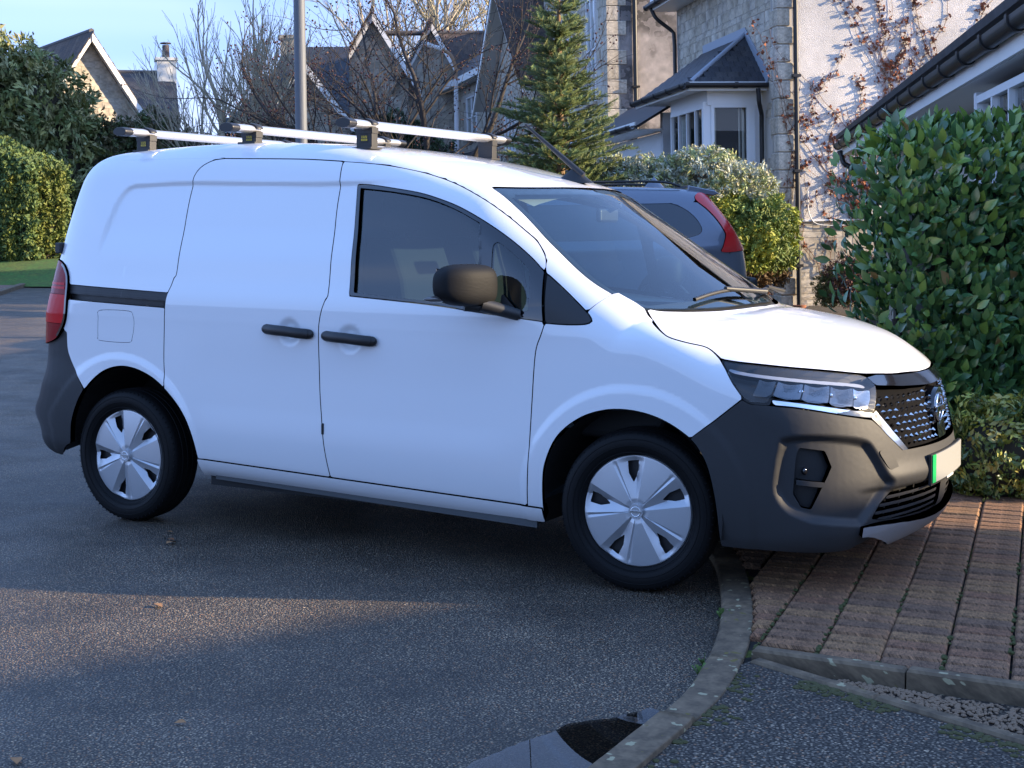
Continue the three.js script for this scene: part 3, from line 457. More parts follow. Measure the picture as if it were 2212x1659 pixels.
    const rep = new THREE.SphereGeometry(1, 20, 12); rep.scale(.016, .013, .06); rep.rotateX(.0); rep.rotateY(-.55); rep.translate(1.985, 1.155, 1.172); part('indicator', s > 0 ? rep : mirrorZ(rep), phys([.10, .09, .085], .15, { clearcoat: 1 }), mr);
    const gl = box(.004, .13, .2, 1.984, 1.21, 1.04); gl.translate(-2, 0, -1.04); gl.rotateY(-.30); gl.translate(2, 0, 1.04); part('mirror_glass', s > 0 ? gl : mirrorZ(gl), M.chrome, mr);
  }
  // door handles in round recesses
  const handle = (x0, x1, y, dir, parents) => {
    const xc = x0 + (x1 - x0) * (dir > 0 ? .52 : .5), lift = (x) => CH.side(x, y + .12)[2] - .004;
    const pts = [[x0, y + .004], [x0 + (x1 - x0) * .25, y + .002], [x0 + (x1 - x0) * .5, y], [x0 + (x1 - x0) * .8, y - .006], [x1, y - .010]].map(([x, yy], i) => V(x, yy, lift(x) + [.012, .034, .040, .036, .014][i]));
    const g = new THREE.TubeGeometry(new THREE.CatmullRomCurve3(pts), 24, .0235, 10, false); { const p = g.attributes.position; for (let i = 0; i < p.count; i++) { const zc = lift(p.getX(i)) + .03; p.setZ(i, zc + (p.getZ(i) - zc) * .75); } g.computeVertexNormals(); }
    const caps = [pts[0], pts[4]].map((q) => { const s = new THREE.SphereGeometry(.0228, 10, 8); s.scale(1.3, 1, .8); s.translate(q.x, q.y, q.z); return s; });
    for (let k = 0; k < 2; k++) { part('handle', k ? mirrorZ(mergeGeometries([g, ...caps])) : mergeGeometries([g, ...caps]), M.black, parents[k]); }
  };
  handle(.915, 1.148, .975, 1, [sl, sl2]); handle(1.250, 1.490, .957, 1, [fd, fd2]);
  { const q = CH.side(1.219, .545); both('door_buffer', box(.012, .05, .01, q[0], q[1], q[2], .003), M.rubber, van, van); }
  // wheels
  const RIM = .229, OD = .322;
  function wheelGeo() {
    const prof = [[RIM - .008, .062], [RIM + .004, .084], [RIM + .022, .094], [.270, .100], [.300, .094], [.314, .080], [OD, .060], [OD, -.060], [.314, -.08], [.29, -.098], [RIM, -.09], [RIM - .008, -.06]].map(([r, z]) => new THREE.Vector2(r, z));
    const tyre = new THREE.LatheGeometry(prof, 72); tyre.rotateX(Math.PI / 2);
    const groove = []; for (const z of [-.034, 0, .034]) { const t = new THREE.TorusGeometry(OD - .001, .0035, 5, 72); t.translate(0, 0, z); groove.push(t); }
    for (let k = 0; k < 72; k++) { const b = box(.020, .0035, .02, 0, 0, 0); b.translate(.3045, 0, .0775); b.rotateZ(k * Math.PI / 36); groove.push(b); }
    const rib = []; for (const r of [.236, .262, .288]) { const t = new THREE.TorusGeometry(r, .0018, 5, 72); t.translate(0, 0, r < .24 ? .093 : r < .27 ? .0985 : .0965); rib.push(t); }
    // cover: ten facets and five openings
    const pos = [], nor = [], idx = [], uv = [], N = 240, K = 64, HOLE = [];
    const dth = Math.PI * 2 / 5, wrap = (t) => { t = (t - 1.6755) % dth; if (t > dth / 2) t -= dth; if (t < -dth / 2) t += dth; return t; };
    const hole = (r, t) => { const a = wrap(t), x = r * Math.sin(a), y = r * Math.cos(a), R_ = RIM; return sdPoly([[.004, .49 * R_], [.021, .66 * R_], [.022, .87 * R_], [-.024, .87 * R_], [-.018, .70 * R_]], x, y); };
    const height = (r, t) => {                            // flat petals; between them a wedge of two facets falls towards the opening
      const a = wrap(t) * 180 / Math.PI, q = Math.min(1, r / RIM), dq = sstep(.10, .62, q) * (1 - .55 * sstep(.86, .95, q));
      let z = .074 + .010 * Math.min(1, r / .05) - .012 * q * q;
      const w = a < -3 ? Math.max(0, 1 - (-3 - a) / 12) : Math.max(0, 1 - (a + 3) / 21); z -= w * (.004 * Math.min(1, q * 8) + .019 * dq);
      if (a >= 18 && a < 24) z -= .004 * (1 - Math.abs(a - 21) / 3) * sstep(.1, .3, q) * (1 - sstep(.85, .95, q));
      if (q > .955) z -= (q - .955) * .30; return z;
    };
    for (let k = 0; k <= K; k++) for (let i = 0; i < N; i++) { const r = .012 + (RIM - .012) * k / K, t = i / N * Math.PI * 2; let rr2 = r, tt = t, hd = hole(r, t); if (Math.abs(hd) < .0026) { const e = .0008, gr = (hole(r + e, t) - hole(r - e, t)) / (2 * e), gt = (hole(r, t + e / r) - hole(r, t - e / r)) / (2 * e), gg = gr * gr + gt * gt || 1; rr2 = r - hd * gr / gg; tt = t - hd * gt / gg / r; hd = 1e-5; } pos.push(rr2 * Math.cos(tt), rr2 * Math.sin(tt), height(r, t)); uv.push(0, 0); HOLE.push(hd); }
    for (let k = 0; k < K; k++) for (let i = 0; i < N; i++) { const a = k * N + i, b = k * N + (i + 1) % N, c = a + N, d = b + N; if (HOLE[a] + HOLE[b] + HOLE[c] + HOLE[d] < 0) continue; idx.push(a, c, b, b, c, d); }
    let cover = geom(pos, idx, null, uv).toNonIndexed(); cover.computeVertexNormals(); cover = sharp(cover);
    const hub = new THREE.CylinderGeometry(.029, .031, .02, 32); hub.rotateX(Math.PI / 2); hub.translate(0, 0, .084);
    const ring = new THREE.TorusGeometry(.019, .0022, 6, 32); ring.translate(0, 0, .094); const bar2 = box(.048, .008, .004, 0, 0, .095);
    const steel = new THREE.CircleGeometry(RIM - .01, 48); steel.translate(0, 0, .035);
    const bolts = []; for (let k = 0; k < 5; k++) { const c = cyl(.016, .016, .02, 10); c.rotateX(Math.PI / 2); c.translate(.15 * Math.cos(k * dth + 1.4), .15 * Math.sin(k * dth + 1.4), .036); bolts.push(c); }
    return { tyre: [tyre, ...groove], rib, cover, hub, logo: mergeGeometries([ring, bar2].map((q) => q.toNonIndexed())), steel, bolts };
  }
  function sharp(g) {                                    // smooth normals inside flat regions, creases kept
    const p = g.attributes.position, n = g.attributes.normal, m = new Map(), key = (i) => [p.getX(i), p.getY(i), p.getZ(i)].map((v) => Math.round(v * 1e5)).join();
    for (let i = 0; i < p.count; i++) { const k = key(i); if (!m.has(k)) m.set(k, []); m.get(k).push(i); }
    const r = new Float32Array(p.count * 3);
    for (const l of m.values()) for (const i of l) { let x = 0, y = 0, z = 0; for (const j of l) if (n.getX(i) * n.getX(j) + n.getY(i) * n.getY(j) + n.getZ(i) * n.getZ(j) > .96) { x += n.getX(j); y += n.getY(j); z += n.getZ(j); } const q = Math.hypot(x, y, z); r[3 * i] = x / q; r[3 * i + 1] = y / q; r[3 * i + 2] = z / q; }
    g.setAttribute('normal', new THREE.BufferAttribute(r, 3)); return g;
  }
  const W = wheelGeo();
  for (const [x, s, st, spin] of [[0, 1, 0, .28], [2.716, 1, .12, 0], [0, -1, 0, .4], [2.716, -1, .12, .9]]) {
    const w = new THREE.Group(); w.name = 'wheel'; w.position.set(x, OD, s * .785); w.rotation.y = (s > 0 ? 0 : Math.PI) + st; van.add(w);
    const t = part('tyre', W.tyre, M.tyre, w); part('sidewall_rib', W.rib, M.tyre, w);
    const c = part('wheel_cover', W.cover, M.silver, w); c.rotation.z = spin; const h = part('hub_cap', W.hub, M.silver, w); part('hub_emblem', W.logo, M.chrome, w);
    part('steel_wheel', [W.steel, ...W.bolts], M.steel, w).rotation.z = spin;
  }
  // wheel-arch liners and floor pan
  for (const [c, r] of [[.05, .44], [2.69, .405]]) for (const s of [1, -1]) {
    const g = new THREE.CylinderGeometry(r, r, .44, 36, 1, true, 0, Math.PI * 2); g.rotateX(Math.PI / 2); g.translate(c, .318, s * .665); const e = new THREE.CircleGeometry(r, 36, -.12, Math.PI + .24); e.translate(c, .318, s * .45);
    const p = g.toNonIndexed(), keep = [], a = p.attributes.position; for (let i = 0; i < a.count; i += 3) if ((a.getY(i) + a.getY(i + 1) + a.getY(i + 2)) / 3 > (a.getX(i) < c ? .36 : .27)) for (let k = 0; k < 3; k++) keep.push(a.getX(i + k), a.getY(i + k), a.getZ(i + k));
    part('arch_liner', [geom(keep), e], M.rubber, van);
  }
  part('floor_pan', [box(1.78, .10, 1.62, 1.38, .265, 0), box(.55, .06, .9, .05, .34, 0), box(.75, .06, .86, 2.7, .28, 0), box(.35, .06, 1.2, 3.3, .27, 0), box(.3, .06, 1.3, -.5, .36, 0)], M.rubber, van);
  // cabin
  part('bulkhead', slab([V(1.17, .45, -.80), V(1.17, .45, .80), V(1.17, 1.1, .80), V(1.17, 1.68, .62), V(1.17, 1.68, -.62), V(1.17, 1.1, -.80)], .03), M.bulk, van);
  part('head_lining', panel('top', [1.2, 2.1, -.5, .5], .05, () => -1, { off: -.05, lip: 0 }), M.headLiner, van);
  const prof = (pts, w, z0) => { const s = new THREE.Shape(pts.map(([x, y]) => new THREE.Vector2(x, y))); const g = new THREE.ExtrudeGeometry(s, { depth: w, bevelEnabled: true, bevelThickness: .03, bevelSize: .03, bevelSegments: 3, curveSegments: 8 }); g.translate(0, 0, z0); return g; };
  const dash = part('dashboard', prof([[2.25, .75], [2.22, .98], [2.28, 1.04], [2.45, 1.06], [2.62, 1.045], [2.80, 1.03], [2.85, .85], [2.7, .6], [2.4, .6]], 1.30, -.65), M.dash, van);
  part('instrument_hood', prof([[2.20, 1.02], [2.24, 1.09], [2.32, 1.11], [2.48, 1.06], [2.3, 1.02]], .34, .20), M.dash, dash);
  part('dash_vent_strip', [...Array(26)].map((_, i) => box(.018, .006, .018, 2.78 - .0006 * (i - 13) ** 2, 1.064, -.45 + i * .034)), M.bulk, dash);
  const wheel = new THREE.TorusGeometry(.185, .016, 10, 40); wheel.rotateY(Math.PI / 2); wheel.rotateZ(-.42); wheel.translate(2.10, 1.03, .36); part('steering_wheel', [wheel, (() => { const b = box(.05, .12, .16, 2.12, 1.02, .36, .02); return b; })(), bar([2.10, 1.03, .19], [2.10, 1.03, .53], .014)], M.dash, van);
  for (const z of [.36, -.36]) {
    const st = part('seat', [prof([[1.38, .62], [1.9, .66], [1.92, .76], [1.86, .80], [1.5, .76], [1.36, .8]], .42, z - .21), prof([[1.30, .76], [1.46, .76], [1.40, 1.2], [1.34, 1.36], [1.24, 1.36], [1.22, 1.2]], .40, z - .20)], M.seat, van);
    part('headrest', [box(.09, .17, .25, 1.27, 1.50, z, .04), bar([1.27, 1.36, z - .06], [1.27, 1.44, z - .06], .007), bar([1.27, 1.36, z + .06], [1.27, 1.44, z + .06], .007)], M.seat, st);
  }
  part('rear_view_mirror', [box(.03, .065, .2, 2.18, 1.50, 0, .015), bar([2.19, 1.52, 0], [2.25, 1.55, 0], .01)], M.black, van);
  for (const s of [1, -1]) { const g = panel('side', [1.30, 2.3, .5, 1.10], .04, (u, v, p) => Math.max(sdPoly(frontP, p[0], p[1]) + .03, v - 1.06), { off: -.07, lip: 0 }); part('door_card', s > 0 ? g : mirrorZ(g), M.dash, van); }
  // wipers
  for (const [a, b] of [[[2.80, .46], [2.865, -.08]], [[2.865, -.14], [2.755, -.60]]]) {
    const on = (x, z, o) => { const p = CH.top(...tp([x, 1.11, z])), n = grad(p); return V(p[0] + n[0] * o, p[1] + n[1] * o, p[2] + n[2] * o); };
    const p0 = on(a[0] + .05, a[1] + .10, .0), pts = [0, .25, .5, .75, 1].map((t) => on(a[0] + (b[0] - a[0]) * t, a[1] + (b[1] - a[1]) * t, .02));
    part('wiper', [new THREE.TubeGeometry(new THREE.CatmullRomCurve3(pts), 12, .009, 6), bar(pts[2].clone().add(V(0, .01, 0)), pts[2].clone().lerp(pts[4], .9).add(V(.06, .0, 0)), .010, .013)], M.trim, van);
  }
  // aerial
  const ab = CH.top(1.985, .0), an = grad(ab);
  part('aerial_base', (() => { const g = new THREE.ConeGeometry(.05, .075, 14); g.scale(2.1, 1, .8); g.translate(ab[0] + .02, ab[1] + .022, 0); return g; })(), M.black, van);
  part('aerial_rod', bar([ab[0] + .07, ab[1] + .02, 0], [1.745, 1.935, 0], .016, .006, 8), M.black, van);
  // roof bars with feet, caps and yellow labels
  const lc = document.createElement('canvas'); lc.width = 256; lc.height = 256; const cx = lc.getContext('2d');
  cx.fillStyle = '#0b0b0c'; cx.fillRect(0, 0, 256, 256); cx.fillStyle = '#c9b21d'; cx.font = 'bold 104px sans-serif'; cx.textAlign = 'center'; cx.fillText('VAN', 128, 138); cx.fillRect(24, 156, 208, 54); cx.fillStyle = '#15140a'; cx.font = 'bold 46px sans-serif'; cx.fillText('GUARD', 128, 200);
  const lt = new THREE.CanvasTexture(lc); lt.colorSpace = THREE.SRGBColorSpace; const labM = std([1, 1, 1], .5, { map: lt });
  const aero = new THREE.Shape(); aero.absellipse(0, 0, .041, .0205, 0, Math.PI * 2);
  for (const x of [-.156, .531, 1.211]) {
    const rb = new THREE.Group(); rb.name = 'roof_bar'; van.add(rb); const by = 1.915;
    const g = new THREE.ExtrudeGeometry(aero, { depth: 1.40, bevelEnabled: false, curveSegments: 20 }); g.translate(x, by, -.70);
    part('bar_tube', g, M.alu, rb);
    part('bar_slot', box(.016, .003, 1.38, x, by + .0205, 0), M.rubber, rb);
    for (const s of [1, -1]) {
      const cap = new THREE.ExtrudeGeometry(aero, { depth: .035, bevelEnabled: true, bevelThickness: .012, bevelSize: .002, bevelSegments: 3, curveSegments: 16 }); cap.translate(x, by, s > 0 ? .70 : -.735); part('end_cap', cap, M.black, rb);
      const zf = .555, ry = CH.top(x, Math.atan2(zf, 1.2))[1] - .003, h = by - .02 - ry;
      const ft = part('foot', [box(.088, h - .02, .05, x, ry + (h - .02) / 2 + .002, s * zf, .004), box(.105, .008, .09, x, ry + .004, s * zf)], M.trim, rb);
      const clamp = new THREE.TorusGeometry(.030, .006, 6, 24, Math.PI); clamp.scale(1.55, .82, 4.2); clamp.translate(x, by + .001, s * zf); part('clamp', [clamp, box(.094, .03, .052, x, by - .026, s * zf, .003)], M.trim, rb);
      if (s > 0) { const lb = new THREE.PlaneGeometry(.042, .042); lb.translate(x + .002, ry + h * .56, zf + .0262); part('label', lb, labM, rb); }
    }
  }
}

// ---------- ground: road, kerb, block paving, footpath (laid in the tilted plane of the road)
const lay = (o) => { o.quaternion.copy(TILT); return o; };
const gpt = (x, y, z) => V(x, y, z).applyQuaternion(TILT);            // road-plane coordinates to the world
function sheet(poly, y, h = .25, col, uvs = 1) {                       // a flat sheet over a polygon [x, z], cut into a grid so that vertex colours can vary
  let x0 = 1e9, x1 = -1e9, z0 = 1e9, z1 = -1e9; for (const [x, z] of poly) { x0 = Math.min(x0, x); x1 = Math.max(x1, x); z0 = Math.min(z0, z); z1 = Math.max(z1, z); }
  const s = new THREE.Shape(poly.map(([x, z]) => new THREE.Vector2(x, z))), tri = THREE.ShapeUtils.triangulateShape(s.getPoints(), []);
  const pos = [], idx = [], uv = [];
  poly.forEach(([x, z]) => { pos.push(x, typeof y === 'function' ? y(x, z) : y, z); uv.push(x * uvs, z * uvs); });
  for (const t of tri) idx.push(t[0], t[2], t[1]);
  const g = geom(pos, idx, null, uv); const n = g.attributes.normal; for (let i = 0; i < n.count; i++) if (n.getY(i) < 0) { const a = g.index.array; for (let k = 0; k < a.length; k += 3) { const q = a[k]; a[k] = a[k + 1]; a[k + 1] = q; } g.computeVertexNormals(); break; }
  return g;
}
// asphalt: dark binder with grey, brown and pale chippings
const cells = (u, v, f, s) => { let d1 = 9, id = 0; const x = u * f, y = v * f, xi = Math.floor(x), yi = Math.floor(y); for (let j = -1; j <= 1; j++) for (let i = -1; i <= 1; i++) { const cx = ((xi + i) % f + f) % f, cy = ((yi + j) % f + f) % f, px = xi + i + hash3(cx, cy, s), py = yi + j + hash3(cx, cy, s + 1), d = (px - x) ** 2 + (py - y) ** 2; if (d < d1) { d1 = d; id = hash3(cx, cy, s + 2); } } return [Math.sqrt(d1), id]; };
const chipH = new Float32Array(1024 * 1024);
const asphaltC = noiseTex(1024, 1024, (u, v, i, j) => {
  const [d, id] = cells(u, v, 220, 1), [d2, id2] = cells(u, v, 60, 5), m = .70 + .6 * tileNoise(u, v, 5, 5, 9);
  let c = [.085, .082, .08]; const stone = d < .46;
  if (stone) { const k = .17 + .27 * id * id; c = id > .94 ? [.44, .43, .41] : id > .88 ? [.38, .31, .26] : [k, k * 1.0, k * 1.0]; }
  if (d2 < .13 && id2 > .975) c = [.55, .53, .50];
  chipH[j * 1024 + i] = (stone ? .55 + .45 * id * (1 - d) : .2 * d) * .8;
  return c.map((q) => q * m);
});
const asphaltB = noiseTex(1024, 1024, (u, v, i, j) => chipH[j * 1024 + i], false);
const asphaltR = noiseTex(512, 512, (u, v) => { const w = tileNoise(u, v, 5, 4, 21); return [0, .34 + .36 * w, 0]; }, false);
for (const t of [asphaltC, asphaltB, asphaltR]) t.repeat.set(.62, .62);
const asphalt = std([2.15, 1.72, 1.20], 1, { map: asphaltC, bumpMap: asphaltB, bumpScale: .007, roughnessMap: asphaltR });
const pathC = asphaltC.clone(), pathB = asphaltB.clone(); pathC.repeat.set(.5, .5); pathB.repeat.set(.5, .5); pathC.needsUpdate = pathB.needsUpdate = true;
const pathM = std([1.55, 1.30, 1.0], .86, { map: pathC, bumpMap: pathB, bumpScale: .004 });
const soilT = noiseTex(512, 512, (u, v) => { const a = tileNoise(u, v, 24, 4, 31), [d, id] = cells(u, v, 40, 33); return d < .34 ? [.26 + .2 * id, .23 + .18 * id, .19 + .15 * id].map((q) => q * (.7 + .5 * a)) : [.16, .12, .09].map((q) => q * (.6 + .8 * a)); });
soilT.repeat.set(1.4, 1.4); const soilM = std([1, 1, 1], 1, { map: soilT, bumpMap: soilT, bumpScale: .02 });
const kerbLine = crv([[3.62, 9], [3.52, 6], [3.44, 4], [3.41, 2.59], [3.405, 2.31], [3.38, 1.92], [3.27, 1.42], [3.12, .96], [2.88, .39], [2.62, -.1], [2.40, -.7], [2.28, -1.5], [2.2, -2.6]], 8, false);
const offsetLine = (L, o) => L.map((p, i) => { const a = L[Math.max(0, i - 1)], b = L[Math.min(L.length - 1, i + 1)], dx = b[0] - a[0], dz = b[1] - a[1], l = Math.hypot(dx, dz); return [p[0] - dz / l * o, p[1] + dx / l * o]; });
const kerbOut = offsetLine(kerbLine, .118).map((p, i) => (p[0] > kerbLine[i][0] ? p : offsetLine(kerbLine, -.118)[i]));
lay(structure('ground', sheet([[-260, -260], [260, -260], [260, 120], [-260, 120]], -.10, 4, null), soilM));
const roadEdgeL = [[9.9, 18], [-4.1, 2], [-11.2, -6.1], [-18.3, -14.2], [-25.4, -22.3], [-34, -33], [-48, -52]];
lay(structure('road', sheet([...kerbLine, [1.4, -6], [-2, -12], [-9, -21], [-20, -36], [-36, -56], ...roadEdgeL.slice().reverse().slice(0, -2), [-14, 6], [-14, 20], [3.9, 20]], 0), asphalt));
// puddle in the gutter
const waterM = phys([.40, .38, .36], 0, { transmission: 1, thickness: 0, ior: 1.9 });
reseed(5);
{ const e = kerbLine.filter(([x, z]) => z > 2.12 && z < 3.9).map(([x, z]) => [x + .004, z]), o = []; for (const [x, z] of [[3.33, 2.11], [3.22, 2.27], [3.17, 2.48], [3.10, 2.66], [3.06, 2.95], [3.08, 3.4], [3.28, 3.85]]) o.push([x, z]);
  const edge = crv(o, 8, false).map(([x, z]) => [x + (fbm(x * 9, z * 9, 1, 4) - .5) * .10, z + (fbm(x * 9, z * 9, 5, 4) - .5) * .10]);
  lay(structure('puddle', sheet([...e, ...edge.slice(0).reverse()].length ? [...edge, ...e] : e, .005), waterM)); }
// kerb stones
const kerbT = noiseTex(512, 512, (u, v) => { const a = tileNoise(u, v, 20, 4, 41), b = tileNoise(u, v, 90, 2, 44), l = tileNoise(u, v, 26, 3, 47), y = tileNoise(u, v, 20, 3, 49); let c = [.42, .39, .35].map((q) => q * (.62 + .5 * a + .22 * (b - .5))); if (l > .77) c = [.56, .58, .52]; if (y > .79) c = [.38, .37, .22]; return c; });
kerbT.repeat.set(1.1, 1.1);
const concreteM = std([1.18, .98, .74], .92, { map: kerbT, bumpMap: kerbT, bumpScale: .003 });
function kerbStone(a, b, y1, y0) {                                     // a: inner (road) line, b: outer line, chamfered on the road side
  const pos = [], idx = [], uv = [], N = a.length, ch = .012;
  for (let i = 0; i < N; i++) {
    const q = (t, y) => { const x = a[i][0] + (b[i][0] - a[i][0]) * t, z = a[i][1] + (b[i][1] - a[i][1]) * t; pos.push(x, y + (fbm(x * 7, z * 7, 2, 3) - .5) * .006, z); uv.push(x + y, z); };
    q(0, y0); q(0, y1 - ch); q(ch / .118, y1); q(.96, y1); q(1, y1 - .004); q(1, y0);
    if (i) for (let k = 0; k < 5; k++) { const c = (i - 1) * 6 + k, d = i * 6 + k; idx.push(c, d, c + 1, d, d + 1, c + 1); }
  }
  for (const e of [0, (N - 1) * 6]) idx.push(e, e + 1, e + 2, e, e + 2, e + 3, e, e + 3, e + 4, e, e + 4, e + 5);
  return geom(pos, idx, null, uv);
}
{
  const kerb = thing('kerb', 'curved pale concrete kerb between the asphalt road and the block paving', 'kerb'); kerb.quaternion.copy(TILT);
  // walk the line in stones of about 0.9 m
  let acc = 0, start = 0; const len = (i) => Math.hypot(kerbLine[i][0] - kerbLine[i - 1][0], kerbLine[i][1] - kerbLine[i - 1][1]);
  for (let i = 1; i < kerbLine.length; i++) {
    acc += len(i); if (acc < .62 && i < kerbLine.length - 1) continue;
    const a = kerbLine.slice(start, i + 1).map((p) => p.slice()), b = kerbOut.slice(start, i + 1).map((p) => p.slice());
    const sh = (p, q) => { const l = Math.hypot(q[0] - p[0], q[1] - p[1]); return [p[0] + (q[0] - p[0]) / l * .004, p[1] + (q[1] - p[1]) / l * .004]; };
    a[0] = sh(a[0], a[1]); b[0] = sh(b[0], b[1]); const n = a.length - 1; a[n] = sh(a[n], a[n - 1]); b[n] = sh(b[n], b[n - 1]);
    part('kerb_stone', kerbStone(a, b, .028 + .018 * sstep(1.6, 2.8, a[0][1]) + rnd(-.002, .002), -.1), concreteM, kerb); start = i; acc = 0;
  }
}
// block paving: columns of 200 x 100 blocks running back from the footpath
const pvC = [[.31, .165, .085], [.25, .140, .080], [.34, .190, .092], [.28, .140, .076], [.225, .130, .078], [.32, .175, .095]];
const pvT = noiseTex(512, 512, (u, v) => { const a = tileNoise(u, v, 14, 4, 60), b = tileNoise(u, v, 120, 2, 62), [d, id] = cells(u, v, 110, 70); let k = .50 + .36 * a + .22 * (b - .5); if (d < .42) k = id > .86 ? .98 : id < .24 ? k * .5 : k * (.8 + .5 * id); return [k, k * .985, k * .96]; }); pvT.repeat.set(2.2, 2.2);
const pvM = pvC.map((c) => std(c.map((q) => q * 1.75), .93, { map: pvT, bumpMap: pvT, bumpScale: .005 }));
function block(w, h, d, c = .006) {                                    // chamfered top, open bottom: 18 triangles
  const x = w / 2, z = d / 2, y = h, p = [[-x, 0, -z], [x, 0, -z], [x, 0, z], [-x, 0, z], [-x, y - c, -z], [x, y - c, -z], [x, y - c, z], [-x, y - c, z], [-x + c, y, -z + c], [x - c, y, -z + c], [x - c, y, z - c], [-x + c, y, z - c]];
  const f = [[0, 4, 5, 1], [1, 5, 6, 2], [2, 6, 7, 3], [3, 7, 4, 0], [4, 8, 9, 5], [5, 9, 10, 6], [6, 10, 11, 7], [7, 11, 8, 4], [8, 11, 10, 9]], pos = [], uv = [];
  for (const q of f) for (const k of [0, 1, 2, 0, 2, 3]) { const v = p[q[k]]; pos.push(...v); uv.push(v[0] + v[1], v[2] + v[1]); }
  return geom(pos, null, null, uv);
}
{
  const drive = new THREE.Group(); drive.name = 'driveway'; drive.userData = { kind: 'structure' }; drive.quaternion.copy(TILT); scene.add(drive);
  const bedT = noiseTex(512, 512, (u, v) => { const m = tileNoise(u, v, 10, 4, 81), a = tileNoise(u, v, 60, 3, 83); return m > .60 ? [.30 * a + .10, .34 * a + .12, .06] : [.11, .095, .075].map((q) => q * (.5 + a)); }); bedT.repeat.set(.8, .8);
  const inner = kerbOut.filter(([x, z]) => z < 1.62 && z > -2.7), poly = [...inner, [2.3, -2.55], [7.5, -2.55], [7.5, 1.50], [3.56, 1.535]];
  part('jointing_sand', sheet(poly, .018), std([1, 1, 1], 1, { map: bedT, bumpMap: bedT, bumpScale: .01 }), drive);
  const dz = V(-.148, 0, -.989), dx = V(.989, 0, -.148), items = []; reseed(21);
  const kp = [...kerbOut.filter(([x, z]) => z < 6 && z > -2.7), [-3, -2.6], [-3, 6]];
  for (let c = -4; c < 18; c++) { const sh = rnd(-.05, .05) + (c % 2 ? .05 : 0), wob = rnd(-.006, .006);
    for (let r = -2; r < 46; r++) {
      const q = V(3.45, 0, 1.55).addScaledVector(dx, (c + .5) * .2 + wob).addScaledVector(dz, r * .1 + sh);
      let len = .1945; const edge = sdPoly(kp, q.x, q.z);
      if (q.z > 1.47 || q.z < -2.45 || q.x > 7.3) continue;
      if (edge < .102) { if (edge < -.075) continue; const cutl = Math.max(0, .102 - edge); len -= cutl; q.addScaledVector(dx, cutl / 2); if (len < .05) continue; }
      items.push({ q, len, k: Math.floor(rnd(0, 6)), tx: rnd(-.022, .022), tz: rnd(-.012, .012), y: .046 + rnd(-.0035, .0025), d: q.distanceTo(V(4.2, 0, 2.6)) });
    } }
  items.sort((a, b) => a.d - b.d);
  const full = block(.1945, .05, .0905, .009), rest = [];
  items.forEach((b, i) => {
    const g = b.len > .194 ? full : block(b.len, .05, .0905, .009), m = new THREE.Matrix4().compose(V(b.q.x, b.y - .05, b.q.z), new THREE.Quaternion().setFromEuler(new THREE.Euler(b.tx, Math.atan2(.148, .989), b.tz)), V(1, 1, 1));
    if (i < 300) { const o = part('paver', g, pvM[b.k], drive); o.applyMatrix4(m); } else { const q = g.clone().applyMatrix4(m), n = q.attributes.position.count, cc = new Float32Array(n * 3); for (let w = 0; w < n; w++) cc.set(pvC[b.k].map((e) => e * 1.75), w * 3); q.setAttribute('color', new THREE.BufferAttribute(cc, 3)); rest.push(q); }
  });
  const o = part('paver_field', mergeGeometries(rest), std([1, 1, 1], .93, { map: pvT, bumpMap: pvT, bumpScale: .005, vertexColors: true }), drive); o.userData = { kind: 'stuff' };
  // moss in the joints near the footpath edge
  const ms = [], mossT = [[.11, .15, .018], [.19, .20, .02], [.08, .12, .02]]; reseed(33);
  for (let k = 0; k < 800; k++) { const c = Math.floor(rnd(0, 12)), q = V(3.45, 0, 1.55).addScaledVector(dx, c * .2 + rnd(-.006, .006)).addScaledVector(dz, Math.pow(rnd(), 1.7) * 1.7); if (sdPoly(kp, q.x, q.z) < .01 || fbm(q.x * 5, 3, q.z * 5, 3) < .46) continue; const s = rnd(.004, .010), g = new THREE.IcosahedronGeometry(s, 0); g.scale(1, .7, 1.5); g.translate(q.x, .040 + rnd(0, .006), q.z); ms.push(g); }
  const mo = part('joint_moss', ms, std([.050, .056, .014], 1), drive); mo.userData = { kind: 'stuff' };
}
// footpath in tarmac with its concrete edgings, and the gravel wedge between them
lay(structure('footpath', sheet([...kerbOut.filter(([x, z]) => z > 1.60).map(([x, z]) => [x - .004, z]), [3.47, 1.56], [3.93, 1.76], [4.4, 1.90], [6.2, 2.6], [9, 3.8], [9, 12], [3.7, 12]], .030), pathM));
const edging = thing('edging', 'long concrete edging stones where the footpath meets the gravel and block paving', 'edging'); edging.quaternion.copy(TILT);
function edgeStone(p, q, w, y1, y0) { const l = Math.hypot(q[0] - p[0], q[1] - p[1]), g = block(l - .006, y1 - y0, w, .008); g.rotateY(-Math.atan2(q[1] - p[1], q[0] - p[0])); g.translate((p[0] + q[0]) / 2, y0, (p[1] + q[1]) / 2); return part('edging_stone', g, concreteM, edging); }
edgeStone([3.45, 1.535], [3.95, 1.515], .055, .062, -.1); edgeStone([3.95, 1.515], [4.8, 1.485], .055, .066, -.1); edgeStone([4.8, 1.485], [5.7, 1.45], .055, .066, -.1);
edgeStone([3.47, 1.585], [3.92, 1.755], .05, .040, -.1); edgeStone([3.92, 1.755], [4.75, 2.06], .05, .042, -.1); edgeStone([4.75, 2.06], [5.6, 2.40], .05, .042, -.1);
